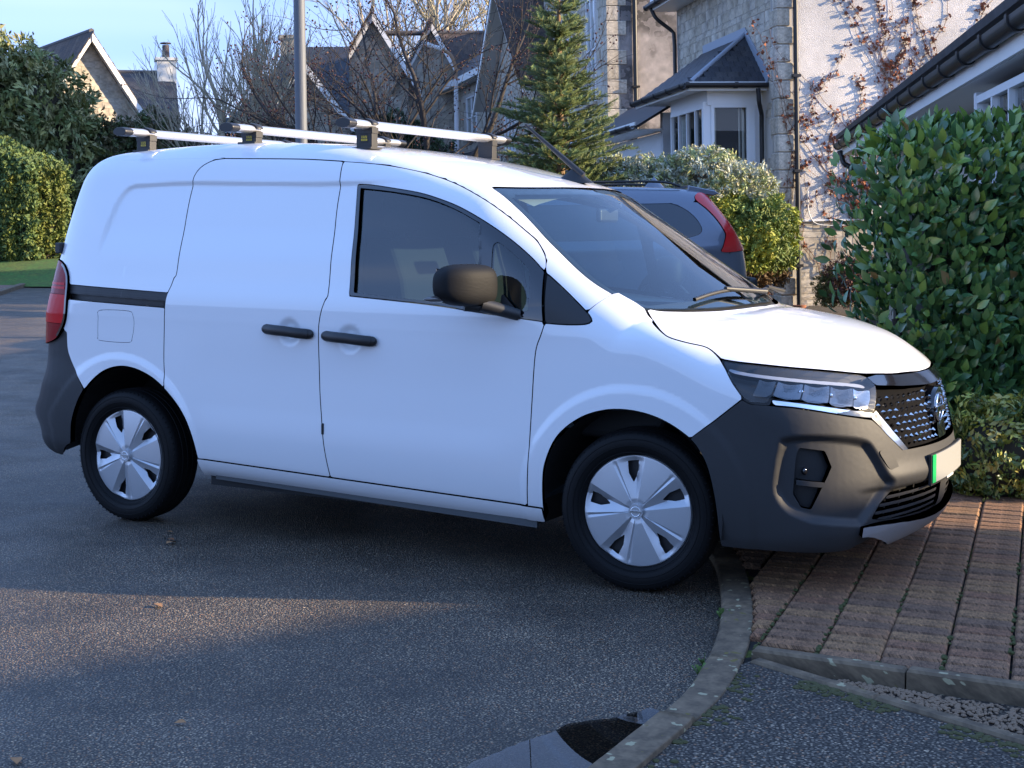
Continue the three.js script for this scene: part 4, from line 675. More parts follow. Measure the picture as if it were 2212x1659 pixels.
{
  const bed = part(numbered('gravel_bed'), sheet([[3.5, 1.565], [5.7, 1.48], [5.7, 2.40], [4.75, 2.03], [3.93, 1.73]], .004), soilM, scene); bed.userData = { kind: 'structure' }; bed.quaternion.copy(TILT);
  reseed(44); const st = []; for (let k = 0; k < 2600; k++) { const t = rnd(), x = 3.75 + 1.7 * t, z = 1.57 + rnd(.0, .05 + .62 * (x - 3.55) / 2.1); if (z > 1.56 + (x - 3.5) * .36) continue; const g = new THREE.IcosahedronGeometry(rnd(.003, .0085), 0); g.scale(1.3, .7, 1); g.rotateY(rnd(0, 6)); g.translate(x, .010, z); st.push(g); }
  const gv = part(numbered('gravel'), st, std([.20, .135, .085], .95), scene); gv.userData = { kind: 'stuff', label: 'small brown and grey stones lying in the gravel bed', category: 'gravel' }; gv.quaternion.copy(TILT);
  // moss along the kerb and edging joints, a few weeds and fallen leaves
  const ml = []; for (let k = 0; k < 1500; k++) { const a = rnd(); let x, z; if (a < .6) { const i = Math.floor(rnd(0, kerbOut.length)), p = kerbOut[i]; x = p[0] + rnd(0, .02) + Math.pow(rnd(), 3) * .12; z = p[1] + rnd(-.06, .06); if (z < 1.6 || z > 3.2) continue; } else { const t = Math.pow(rnd(), 1.6); x = 3.47 + 1.1 * t; z = 1.60 + .41 * t + .02 + Math.pow(rnd(), 2) * .09; } if (fbm(x * 6, 1, z * 6, 3) < .47) continue; const g = new THREE.IcosahedronGeometry(rnd(.004, .011), 0); g.scale(1.3, .5, 1.3); g.translate(x, .031, z); ml.push(g); }
  const mo = part(numbered('moss'), ml, std([.058, .056, .018], 1), scene); mo.userData = { kind: 'stuff', label: 'olive moss growing along the inner edge of the kerb', category: 'moss' }; mo.quaternion.copy(TILT);
  // leaves, grit and twigs lying on the road
  const lf = new THREE.Shape([[0, -.03], [.016, -.01], [.018, .008], [0, .034], [-.016, .01], [-.014, -.012]].map(([x, y]) => new THREE.Vector2(x, y))), lg = new THREE.ShapeGeometry(lf); lg.rotateX(-Math.PI / 2);
  { const p = lg.attributes.position; for (let i = 0; i < p.count; i++) p.setY(i, Math.abs(p.getX(i)) * .5); lg.computeVertexNormals(); }
  const lm = [std([.20, .085, .035], .8), std([.30, .15, .06], .8)];
  for (const [u, z, s] of [[1.25, 1.98, .9], [.55, 1.15, 1.1], [.50, 1.10, .8], [.38, .98, .7], [2.02, 3.34, .9], [2.2, 2.9, .6], [2.9, 1.55, .5]]) { const o = part(numbered('fallen_leaf'), lg, lm[Math.floor(rnd(0, 2))], scene); o.position.copy(gpt(u, .006, z)); o.rotation.set(rnd(-.2, .2), rnd(0, 6), rnd(-.2, .2)); o.scale.setScalar(s); o.userData = { label: 'small brown dead leaf lying on the road', category: 'leaf', group: 'dead leaves on the road' }; }
  for (const [x, z] of [[3.16, 1.06], [3.31, 1.62], [3.345, 1.74]]) {
    const w = thing('weed', 'tiny green weed growing at the foot of the kerb', 'weed', 'weeds along the kerb'); w.position.copy(gpt(x, 0, z));
    const bl = []; for (let k = 0; k < 9; k++) { const h = rnd(.015, .05), a = rnd(0, 6.3), g = new THREE.PlaneGeometry(.010, h, 1, 2); g.translate(0, h / 2, 0); g.rotateX(rnd(.1, .9)); g.rotateY(a); bl.push(g); } part('blade', bl, std([.09, .16, .035], .8), w);
  }
}
// far side of the road: kerb, block-paved pull-in and lawn by the hedge
const strip = (L, a, b) => [...offsetLine(L, a), ...offsetLine(L, b).reverse()];
lay(structure('far_kerb', (() => { const g = kerbStone(roadEdgeL.slice(1), offsetLine(roadEdgeL, -.15).slice(1), .09, -.1); return g; })(), concreteM));
const farPv = pvT.clone(); farPv.repeat.set(1.2, 1.2); farPv.needsUpdate = true;
lay(structure('far_paving', sheet(strip(roadEdgeL.slice(1), -.15, -6), .05), std([.42, .26, .20], .95, { map: farPv })));
const grassT = noiseTex(512, 512, (u, v) => { const a = tileNoise(u, v, 40, 3, 91), b = tileNoise(u, v, 6, 3, 93); return [.22 + .22 * a * b, .27 + .20 * a, .09 + .07 * a]; }); grassT.repeat.set(.5, .5);
const grassM = std([1, 1, 1], 1, { map: grassT, bumpMap: grassT, bumpScale: .03 });

// ---------- buildings. Street frame: L metres to the right of the street line, D metres along it, both from a point on the road
const ST0 = V(5.047, 0, 5.972), YAW = .50948;
const st = (L, Y, D) => V(ST0.x, Y, ST0.z).addScaledVector(rgt, L).addScaledVector(fwdH, D);
const gy = (L) => -.03 - .0226 * L;
function houseAt(name, label, L, Y, D, turn, category = 'house', group) { const h = thing(name, label, category, group); h.position.copy(st(L, Y, D)); h.rotation.y = YAW + turn; return h; }
// local frame of a house: x to the right, z towards the viewer's end of the street, y up
const stoneC = [[.56, .50, .41], [.60, .54, .45], [.51, .455, .37], [.62, .57, .49], [.55, .50, .43]];
const stoneT = noiseTex(256, 256, (u, v) => { const a = tileNoise(u, v, 8, 5, 101), b = tileNoise(u, v, 3, 2, 105); return [.84, .83, .81].map((q) => q * (.70 + .32 * a) * (.88 + .24 * b)); }); stoneT.repeat.set(1.3, 1.3);
const stoneM = stoneC.map((c) => std(c.map((q) => q * 1.55), .95, { map: stoneT, bumpMap: stoneT, bumpScale: .012 }));
const mortarM = std([.50, .47, .42], 1), slateT = noiseTex(256, 256, (u, v) => { const a = tileNoise(u, v, 10, 4, 111); return [.72, .72, .74].map((q) => q * (.6 + .55 * a)); });
const slateC = [[.055, .057, .065], [.045, .046, .052], [.075, .072, .072], [.06, .062, .07]];
const slateM = slateC.map((c) => std(c.map((q) => q * 1.5), .55, { map: slateT, bumpMap: slateT, bumpScale: .005 }));
const tileC = [[.15, .105, .075], [.125, .09, .07], [.175, .125, .09], [.11, .085, .07]], tileM = tileC.map((c) => std(c.map((q) => q * 1.5), .9, { map: slateT, bumpMap: slateT, bumpScale: .006 }));
const roughT = noiseTex(512, 512, (u, v) => { const [d, id] = cells(u, v, 70, 120), a = tileNoise(u, v, 5, 4, 123); return (d < .42 ? .55 + .45 * (1 - d) : .25) * (.8 + .2 * a); }, false);
const roughC = noiseTex(512, 512, (u, v) => { const a = tileNoise(u, v, 4, 5, 131), b = tileNoise(u, v, 30, 3, 133), s = tileNoise(u, v, 3, 3, 137); let k = .86 + .16 * (a - .5) + .10 * (b - .5); if (s > .60) k -= (s - .60) * 1.0 * b; return [k, k * .985, k * .965]; });
roughT.repeat.set(1.0, 1.0); roughC.repeat.set(.23, .23);
const roughM = std([1.06, 1.03, 1.0], .95, { map: roughC, bumpMap: roughT, bumpScale: .016 });
const roughDirty = (() => { const t = noiseTex(512, 512, (u, v) => { const a = tileNoise(u, v, 5, 5, 141), b = tileNoise(u, v, 46, 3, 143); let k = .80 + .2 * (b - .5); if (a > .46) k -= Math.min(.42, (a - .46) * 2.6) * (b > .45 ? 1 : .35); return [k, k * .96, k * .93]; }); t.repeat.set(.16, .16); return std([.86, .83, .82], .8, { map: t, bumpMap: roughT, bumpScale: .03 }); })();
const upvc = std([.80, .81, .82], .35), fascia = std([.78, .77, .74], .5), soffitM = std([.66, .65, .62], .7), gutterM = std([.012, .012, .013], .42), leadM = std([.30, .33, .38], .6, { metalness: .2 }), ridgeM = std([.09, .08, .075], .8);
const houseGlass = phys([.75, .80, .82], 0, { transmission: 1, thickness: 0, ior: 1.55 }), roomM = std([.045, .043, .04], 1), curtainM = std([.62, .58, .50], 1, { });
// unit stone with a pillowed, slightly uneven face (face towards +z)
const stoneGeo = [0, 1, 2, 3].map((s) => { const g = new THREE.BoxGeometry(1, 1, 1, 2, 2, 1).toNonIndexed(), p = g.attributes.position; for (let i = 0; i < p.count; i++) { const x = p.getX(i), y = p.getY(i), z = p.getZ(i); if (z > 0) { const e = Math.max(Math.abs(x), Math.abs(y)) > .4; p.setZ(i, e ? .12 + .2 * hash3(x * 3, y * 3, s) : .42 + .22 * hash3(x * 5, y * 5, s + 4)); if (e) { p.setX(i, x * .985); p.setY(i, y * .97); } } } g.computeVertexNormals(); g.deleteAttribute('uv'); g.setAttribute('uv', new THREE.BufferAttribute(new Float32Array(p.count * 2).map((_, i) => (i % 2 ? p.getY(i >> 1) * .3 : p.getX(i >> 1) * .5) + s * .37), 2)); return g; });
const slabGeo = (() => { const g = new THREE.BoxGeometry(1, 1, 1).toNonIndexed(); g.computeVertexNormals(); return g; })();
function pieces(parent, name, items, mats, cols, cap, rank) {          // items: { m: Matrix4, g: geometry, k: tone }; the first cap (by rank) are single parts, the rest one part
  if (rank) items.sort((a, b) => rank(a) - rank(b));
  const rest = []; items.forEach((it, i) => { if (i < cap) { const o = part(name, it.g, mats[it.k], parent); o.applyMatrix4(it.m); } else { const g = it.g.clone().applyMatrix4(it.m), n = g.attributes.position.count, c = new Float32Array(n * 3); for (let j = 0; j < n; j++) c.set(cols[it.k].map((q) => q * 1.53), j * 3); g.setAttribute('color', new THREE.BufferAttribute(c, 3)); rest.push(g); } });
  if (rest.length) { const o = shadow(new THREE.Mesh(mergeGeometries(rest), mats[0].clone())); o.material.color.setRGB(1, 1, 1); o.material.vertexColors = true; o.name = name + '_rest'; o.userData = { kind: 'stuff' }; parent.add(o); }
}
const frameM = (o, ax, n) => { const up = V(0, 1, 0); return new THREE.Matrix4().makeBasis(ax.clone().normalize(), up, n.clone().normalize()).setPosition(o); };
// coursed stone on a wall face: o bottom-left corner (local), ax along the wall, n outwards, inside(x, y) > 0 keeps
function stones(o, ax, n, w, h, inside, list, { course = [.10, .19, .19, .14], len = [.22, .5], proud = .03, y0 = 0, tight = true } = {}) {
  const F0 = frameM(o, ax, n); let y = y0;
  while (y < h - .05) {
    const ch = course[Math.floor(rnd(0, course.length))]; let x = -rnd(0, .2);
    while (x < w) { const l = rnd(...len), a = Math.max(0, x), b = Math.min(w, x + l), cx = (a + b) / 2, cy = y + ch / 2; if (b - a > .06 && inside(cx, cy) && (tight ? inside(a + .01, cy) && inside(b - .01, cy) : true)) list.push({ g: stoneGeo[Math.floor(rnd(0, 4))], k: Math.floor(rnd(0, 5)), cx, cy, m: F0.clone().multiply(new THREE.Matrix4().compose(V(cx, cy, proud * .1), new THREE.Quaternion(), V(b - a - .007, ch - .007, proud * rnd(.5, 1.0)))) }); x += l; }
    y += ch;
  }
}
// slates or tiles on a roof plane: o at the eave's left end, ax along the eave, up the slope direction, n outwards
function slates(o, ax, up, w, h, list, { sw = .28, sh = .22, t = .012, inside } = {}) {
  const n = ax.clone().cross(up).normalize(), B = new THREE.Matrix4().makeBasis(ax.clone().normalize(), up.clone().normalize(), n).setPosition(o); let r = 0;
  for (let y = 0; y < h - sh * .6; y += sh, r++) for (let x = (r % 2 ? -sw / 2 : 0); x < w; x += sw) {
    const a = Math.max(0, x), b = Math.min(w, x + sw); if (b - a < .05 || (inside && !inside((a + b) / 2, y + sh / 2))) continue;
    list.push({ g: slabGeo, k: Math.floor(rnd(0, 4)), cx: (a + b) / 2, cy: y, m: B.clone().multiply(new THREE.Matrix4().compose(V((a + b) / 2, y + sh * .55, t * 1.1 + rnd(0, .004)), new THREE.Quaternion().setFromEuler(new THREE.Euler(t * 1.5 / sh, 0, rnd(-.006, .006))), V(b - a - .006, sh * 1.12, t))) });
  }
}
function quad(a, b, c, d) { const uv = []; for (const p of [a, b, c, d]) uv.push(p.x + p.z, p.y); return geom([a, b, c, d].flatMap((p) => [p.x, p.y, p.z]), [0, 1, 2, 0, 2, 3], null, uv); }
// window: frame bars, panes, reveal and a dim room with curtains behind; placed on a wall face
function windowOn(parent, o, ax, n, w, h, cols, rows, { sill = true, lintel = false, rowAt, depth = .08, curtain = true } = {}) {
  const g = new THREE.Group(); g.name = 'window'; g.applyMatrix4(frameM(o, ax, n)); parent.add(g);
  const b = .055, bars = [box(w, b, .06, w / 2, b / 2, .0), box(w, b, .06, w / 2, h - b / 2, 0), box(b, h - 2 * b, .06, b / 2, h / 2, 0), box(b, h - 2 * b, .06, w - b / 2, h / 2, 0)];
  for (let i = 1; i < cols; i++) bars.push(box(.05, h - 2 * b, .055, w * i / cols, h / 2, 0));
  const ys = rowAt || [...Array(rows - 1)].map((_, i) => h * (i + 1) / rows); for (const y of ys) bars.push(box(w - 2 * b, .045, .05, w / 2, y, 0));
  part('frame', bars, upvc, g);
  const yy = [b, ...ys, h - b]; for (let i = 0; i < cols; i++) for (let j = 0; j + 1 < yy.length; j++) { const x0 = w * i / cols, x1 = w * (i + 1) / cols; part('pane', (() => { const q = new THREE.PlaneGeometry(x1 - x0 - .03, yy[j + 1] - yy[j] - .02); q.translate((x0 + x1) / 2, (yy[j] + yy[j + 1]) / 2, -.012); return q; })(), houseGlass, g); }
  if (sill) part('sill', box(w + .16, .09, .20, w / 2, -.05, .03, .008), stoneM[2], g);
  if (lintel) part('lintel', box(w + .3, .2, .12, w / 2, h + .1, -.02, .008), stoneM[2], g);
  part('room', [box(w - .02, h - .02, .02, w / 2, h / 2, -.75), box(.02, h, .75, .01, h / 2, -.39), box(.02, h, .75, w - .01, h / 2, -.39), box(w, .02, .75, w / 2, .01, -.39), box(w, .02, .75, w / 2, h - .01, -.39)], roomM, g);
  if (curtain) part('curtain', [0, 1].map((s) => { const q = new THREE.PlaneGeometry(w * .22, h - .1, 18, 1), p = q.attributes.position; for (let i = 0; i < p.count; i++) p.setZ(i, .02 * Math.sin(p.getX(i) * 70)); q.computeVertexNormals(); q.translate(s ? w * .88 : w * .12, h / 2, -.14); return q; }), curtainM, g);
  return g;
}
function gutter(parent, a, b, { r = .058, brackets = true } = {}) {   // half-round gutter with union brackets, a and b local points
  const d = b.clone().sub(a), l = d.length(), s = new THREE.Shape(); s.moveTo(-r, r * .7); s.absarc(0, r * .2, r, Math.PI, 0, false); s.lineTo(r, r * .7); s.lineTo(r - .008, r * .7); s.absarc(0, r * .2, r - .008, 0, Math.PI, true); s.lineTo(-r, r * .7);
  const mk = (len, k) => { const g = new THREE.ExtrudeGeometry(s, { depth: len, bevelEnabled: false, curveSegments: 8 }); g.scale(k, k, 1); return g; };
  const place = (g, t) => { g.applyQuaternion(new THREE.Quaternion().setFromUnitVectors(V(0, 0, 1), d.clone().normalize())); const p = a.clone().lerp(b, t); g.translate(p.x, p.y, p.z); return g; };
  const o = part('gutter', place(mk(l, 1), 0), gutterM, parent); if (brackets) for (let k = 0; k <= Math.floor(l / .9); k++) part('gutter_bracket', place(mk(.07, 1.22), Math.min(.99, k * .9 / l)), gutterM, o); return o;
}
const pipe = (parent, pts, r = .036) => { const o = part('downpipe', new THREE.TubeGeometry(new THREE.CatmullRomCurve3(pts, false, 'catmullrom', .02), pts.length * 12, r, 10), gutterM, parent); const p0 = pts[pts.length - 1], p1 = pts[pts.length - 2], n = Math.floor(p0.distanceTo(p1) / 1.8); for (let k = 0; k <= n; k++) { const q = p1.clone().lerp(p0, (k + .5) / (n + 1)); part('pipe_clip', box(r * 3.4, .05, r * 2.6, q.x, q.y, q.z), gutterM, o); } return o; };
const inHoles = (holes) => (x, y) => holes.every(([a, b, c, d]) => x < a - .02 || x > b + .02 || y < c - .02 || y > d + .02);
const X = V(1, 0, 0), NX = V(-1, 0, 0), Z = V(0, 0, 1), NZ = V(0, 0, -1);
const GT = .16;                                                         // the terrace on the right is set slightly askew to the street line

{ // ---- house with white roughcast gable and stone front with a bay window
  const h = houseAt('house', 'two-storey house with white roughcast gable, stone front and a white bay window', 4.72, gy(4.7) - .05, 25, GT);  reseed(201);
  // gable wall (z = 0 face), front wall (x = 0 face) running back to z = -6
  part('gable_wall', slab([V(.36, 1.62, 0), V(9.6, 1.62, 0), V(9.6, 9, 0), V(.36, 9, 0)], .3), roughM, h);
  part('front_wall', [slab([V(.0, 0, -6.4), V(.0, 0, -.33), V(.0, 9, -.33), V(.0, 9, -6.4)], .3), slab([V(0, 0, -.02), V(9.6, 0, -.02), V(9.6, 1.62, -.02), V(0, 1.62, -.02)], .28), slab([V(0, 1.62, -.02), V(.36, 1.62, -.02), V(.36, 9, -.02), V(0, 9, -.02)], .28), slab([V(9.6, 0, -6.4), V(0, 0, -6.4), V(0, 9, -6.4), V(9.6, 9, -6.4)], .2)], mortarM, h);
  const list = []; stones(V(.36, 0, -.02), X, Z, 3.4, 1.60, () => true, list, { course: [.20, .20, .11, .11, .15], len: [.28, .52], proud: .035 });
  stones(V(0, 0, -6.3), Z, NX, 5.95, 6.3, (x, y) => inHoles([[2.2, 5.6, 0, 3.95]])(x, y) && !(x > 5.55 - .1 && false), list, { course: [.12, .21, .21, .15], len: [.24, .52], proud: .035 });
  pieces(h, 'stone', list, stoneM, stoneC, 300, (a) => (a.cy > 5.6 ? 50 : 0) - (a.cx > 0 ? a.cx * .5 : 0) - (a.m.elements[14] > -.1 ? 20 : 0));
  // quoins: large blocks alternating long and short round the corner
  for (let y = 0, k = 0; y < 6.4; y += .315, k++) { const a = k % 2 ? .36 : .24, b = k % 2 ? .24 : .40; const o = part('quoin', box(a, .300, b, a / 2 - .022, y + .155, -b / 2 + .022, .02), stoneM[k * 7 % 5], h); }
  part('sill_band', box(9.2, .03, .04, 4.96, 1.625, .012), fascia, h);
  part('air_brick', [...Array(9)].map((_, i) => box(.028, .075, .02, 1.16 + i * .04, 1.52, .03)).concat(box(.40, .10, .015, 1.32, 1.52, .018)), std([.24, .12, .07], .9), h);
  part('cable', tube([[.50, 2.15, .03], [.52, 1.75, .03], [.62, 1.58, .04], [.9, 1.53, .04], [1.4, 1.535, .04], [2.6, 1.50, .04]], .010, 40, 6), std([.62, .61, .58], .5), h);
  pipe(h, [V(.30, 9, .075), V(.30, 5, .075), V(.30, .0, .075)], .042);
  part('terracotta_gully', cyl(.12, .10, .16, 14, .30, .06, .09), std([.28, .11, .06], .9), h);
  // eaves at the far front corner
  part('eaves_soffit', [box(.62, .05, 6.6, -.26, 6.30, -3.2), box(.03, .22, 6.6, -.56, 6.42, -3.2)], fascia, h); gutter(h, V(-.64, 6.36, -6.6), V(-.64, 6.36, -2.6));
  pipe(h, [V(-.60, 6.33, -6.35), V(-.5, 6.1, -6.3), V(-.12, 5.8, -6.25), V(-.10, 5.5, -6.25), V(-.10, 0, -6.25)], .042);
  // bay: x from -1.02 to 0, z from -.9 to -3.3
  const by0 = 1.15, by1 = 3.95;
  part('bay_wall', [box(1.0, by0, 2.4, -.52, by0 / 2, -2.1), box(1.06, .3, 2.46, -.50, by1 - .06, -2.1)], upvc, h);
  windowOn(h, V(-.96, by0 + .05, -.90), X, Z, .72, 2.55, 1, 2, { sill: false, rowAt: [1.25] }); part('bay_post', [box(.12, 2.7, .1, -.19, by0 + 1.3, -.93), box(.16, 2.7, .10, -1.02, by0 + 1.3, -.96), box(.2, 2.7, .06, -.10, by0 + 1.3, -.95)], upvc, h);
  windowOn(h, V(-1.03, by0 + .05, -3.25), Z, NX, 2.2, 2.55, 4, 2, { sill: false, rowAt: [1.25] });
  part('bay_sill', box(1.2, .06, 2.6, -.55, by0 + .02, -2.1, .01), upvc, h);
  // bay roof: hipped slates, gutter, lead flashing
  const A = V(-1.46, 4.08, -.55), B = V(.0, 4.08, -.55), C = V(-1.46, 4.08, -4.4), T0 = V(-.02, 5.08, -1.75), T1 = V(-.02, 5.08, -4.4);
  part('bay_roof', [slab([A, B, T0], .04), slab([C, A, T0, T1], .04)], slateM[1], h);
  const sl = []; { const up = T0.clone().sub(V(T0.x, A.y, A.z)), hh = up.length(); slates(A.clone().add(V(0, .0, .01)), X, up, 1.46, hh, sl, { sw: .22, sh: .17, inside: (x, y) => x > 1.46 * y / hh }); const u2 = V(1.44, 1.0, 0), h2 = u2.length(); slates(C.clone(), Z, u2, 3.85, h2, sl, { sw: .22, sh: .17, inside: (x, y) => x < 3.85 - 1.2 * y / h2 }); }
  pieces(h, 'slate', sl, slateM, slateC, 300);
  part('lead_flashing', [slab([V(-.012, 5.24, -1.70), V(-.012, 4.25, -.40), V(-.012, 4.06, -.52), V(-.012, 5.05, -1.78)], .02), slab([V(-.012, 5.26, -4.4), V(-.012, 5.26, -1.70), V(-.012, 5.06, -1.70), V(-.012, 5.06, -4.4)], .02), bar([A.x + .05, A.y + .06, A.z - .05], [T0.x, T0.y + .05, T0.z], .045)], leadM, h);
  part('bay_soffit', [slab([V(-1.44, 4.02, -.57), V(-1.44, 4.02, -4.4), V(0, 4.02, -4.4), V(0, 4.02, -.57)], .03), box(1.44, .16, .025, -.72, 4.05, -.565), box(.025, .16, 3.85, -1.45, 4.05, -2.48)], fascia, h);
  gutter(h, V(-1.53, 4.06, -4.4), V(-1.53, 4.06, -.48)); gutter(h, V(-1.56, 4.06, -.48), V(-.02, 4.06, -.48));
  pipe(h, [V(-.22, 4.0, -.44), V(-.2, 3.75, -.46), V(-.10, 3.55, -.62), V(-.09, 3.3, -.66), V(-.09, 0, -.66)], .04);
  // low garage wing beyond the bay
  part('garage_wall', [slab([V(-.9, 0, -11), V(-.9, 0, -4.4), V(-.9, 3.5, -4.4), V(-.9, 3.5, -11)], .2), slab([V(-.9, 0, -4.4), V(0, 0, -4.4), V(0, 3.9, -4.4), V(-.9, 3.9, -4.4)], .2)], upvc, h);
  part('garage_door', [...Array(6)].map((_, i) => box(.04, .40, 4.2, -.93, .24 + i * .41, -7.4)), fascia, h);
  part('garage_roof', [slab([V(-1.5, 3.62, -11), V(-1.5, 3.62, -4.3), V(0, 4.5, -4.3), V(0, 4.5, -11)], .05)], slateM[1], h);
  part('garage_soffit', [box(.62, .04, 6.6, -1.18, 3.55, -7.7), box(.03, .18, 6.6, -1.48, 3.62, -7.7)], fascia, h); gutter(h, V(-1.56, 3.60, -11), V(-1.56, 3.60, -4.35));
  part('roof', [slab([V(-.62, 6.45, .3), V(4.9, 10.6, .3), V(4.9, 10.6, -6.8), V(-.62, 6.45, -6.8)], .1), slab([V(4.9, 10.6, .3), V(10.2, 6.6, .3), V(10.2, 6.6, -6.8), V(4.9, 10.6, -6.8)], .1)].map((g) => g), slateM[0], h);
}
{ // ---- second house: stained roughcast gable, stone front with two tall windows
  const h = houseAt('house', 'house with stained grey roughcast gable and tall white windows in its stone front', 2.62, gy(2.6) - .05, 38, 0, 'house'); h.rotation.y = YAW + GT; reseed(301);
  part('gable_wall', slab([V(.36, 0, 0), V(8, 0, 0), V(8, 10.5, 0), V(.36, 10.5, 0)], .3), roughDirty, h);
  const wins = [[1.3, 2.4, 5.0, 7.9], [4.35, 5.55, 4.9, 7.2], [4.2, 5.6, 1.0, 3.0]].map(([a, b, c, d]) => [9 - b, 9 - a, c, d]);
  part('front_wall', [slab([V(0, 0, -9), V(0, 0, -.33), V(0, 10.5, -.33), V(0, 10.5, -9)], .3), slab([V(0, 0, -.02), V(.36, 0, -.02), V(.36, 10.5, -.02), V(0, 10.5, -.02)], .28), slab([V(8, 0, -9), V(0, 0, -9), V(0, 10.5, -9), V(8, 10.5, -9)], .2)], mortarM, h);
  const list = []; stones(V(0, 1.5, -9), Z, NX, 8.6, 7.6, (x, y) => inHoles(wins.map(([a, b, c, d]) => [a, b, c - 1.5, d - 1.5]))(x, y), list, { course: [.15, .24, .24, .18], len: [.28, .62], proud: .045 });
  pieces(h, 'stone', list, stoneM, stoneC, 300, (a) => -a.cx);
  for (let y = 0, k = 0; y < 9.5; y += .39, k++) { const a = k % 2 ? .55 : .34, b = k % 2 ? .34 : .55; part('quoin', box(a, .375, b, a / 2 - .024, y + .19, -b / 2 + .024, .02), stoneM[k * 3 % 5], h); }
  windowOn(h, V(-.02, 5.0, -2.4), Z, NX, 1.1, 2.9, 2, 2, { rowAt: [1.45] }); windowOn(h, V(-.02, 4.9, -5.55), Z, NX, 1.2, 2.3, 2, 2, { lintel: true, rowAt: [1.15] });
  pipe(h, [V(.75, 10.5, .075), V(.75, 6, .075), V(.75, 0, .075)], .06);
  // stone porch with a slate pitch
  part('porch', [box(.9, 2.3, 1.6, -.45, 1.15, -2.3)], stoneM[0], h); part('porch_roof', [slab([V(-1.15, 2.35, -1.25), V(-.02, 3.85, -1.25), V(-.02, 3.85, -3.3), V(-1.15, 2.35, -3.3)], .06)], slateM[1], h);
  part('porch_flashing', bar([-.05, 3.9, -1.22], [-1.12, 2.42, -1.22], .06), leadM, h);
  part('roof', [slab([V(-.6, 10.2, .3), V(4.2, 13.6, .3), V(4.2, 13.6, -9.3), V(-.6, 10.2, -9.3)], .12), slab([V(4.2, 13.6, .3), V(8.6, 10.3, .3), V(8.6, 10.3, -9.3), V(4.2, 13.6, -9.3)], .12)], tileM[0], h);
}
{ // ---- third house: projecting steep stone gable with white bargeboards and a brown tiled roof
  const h = houseAt('house', 'stone house with steep front gable, white bargeboards and brown tiled roof behind the spruce', .86, gy(.8) - .05, 44, 0, 'house'); h.rotation.y = YAW + GT + .03; reseed(401);
  const W = 8, E = 6.1, R = 9.4;
  part('front_wall', [slab([V(0, 0, -W), V(0, 0, 0), V(0, E, 0), V(0, R, -W / 2), V(0, E, -W)], .3), slab([V(0, 0, 0), V(7, 0, 0), V(7, E, 0), V(0, E, 0)], .3), slab([V(7, 0, -W), V(0, 0, -W), V(0, E, -W), V(7, E, -W)], .3)], mortarM, h);
  const list = [], win = [2.6, 4.4, 4.05, 5.5], topY = (x) => E + (R - E) * (1 - Math.abs(x - W / 2) / (W / 2)) - .25;
  stones(V(0, 2, -W), Z, NX, W, 7.4, (x, y) => y + 2 < topY(x) && inHoles([[win[0], win[1], win[2] - 2, win[3] - 2]])(x, y), list, { course: [.13, .2, .2, .16], len: [.3, .62], proud: .04, tight: false });
  stones(V(0, 2, 0), X, Z, 4, 4.0, () => true, list, { course: [.18, .28, .28], len: [.34, .7], proud: .05 });
  pieces(h, 'stone', list, stoneM, stoneC, 200, (a) => -a.cy);
  windowOn(h, V(-.02, win[2], -W + win[0]), Z, NX, 1.8, 1.45, 3, 1, { lintel: true });
  // bargeboards, soffits and roof
  const e = .55, dz = W / 2 + e, apex = V(-.6, R + .25, -W / 2), lo0 = V(-.6, E + .25 - (R - E) / (W / 2) * e, e), lo1 = V(-.6, E + .25 - (R - E) / (W / 2) * e, -W - e);
  for (const lo of [lo0, lo1]) { const d = lo.clone(); part('bargeboard', slab([apex.clone(), apex.clone().add(V(0, -.34, 0)), d.clone().add(V(0, -.34, 0)), d], .05), fascia, h); part('verge_soffit', slab([apex.clone().add(V(0, -.1, 0)), V(0, apex.y - .1, apex.z), V(0, d.y - .1, d.z), d.clone().add(V(0, -.1, 0))], .03), soffitM, h); }
  const tl = [], p0 = lo0.clone().setX(-.66), upN = apex.clone().setX(-.66).sub(p0), hh = upN.length();
  slates(p0.clone().add(V(0, .06, 0)), X, upN, 7.6, hh, tl, { sw: .36, sh: .30, t: .03 });
  part('roof', [slab([p0, p0.clone().setX(7.2), V(7.2, apex.y, apex.z), apex.clone().setX(-.66)], .08), slab([apex.clone().setX(-.66), V(7.2, apex.y, apex.z), lo1.clone().setX(7.2), lo1.clone().setX(-.66)], .08)], tileM[1], h);
  pieces(h, 'roof_tile', tl, tileM, tileC, 200, (a) => a.cx); part('ridge', bar([-.66, apex.y + .05, apex.z], [7.2, apex.y + .05, apex.z], .11), ridgeM, h);
  gutter(h, V(-.6, lo0.y - .05, lo0.z + .06), V(7, lo0.y - .05, lo0.z + .06), { brackets: false });
  part('wing', [slab([V(-.3, 0, 3.2), V(5, 0, 3.2), V(5, 3, 3.2), V(-.3, 3, 3.2)], 3)], upvc, h);
}
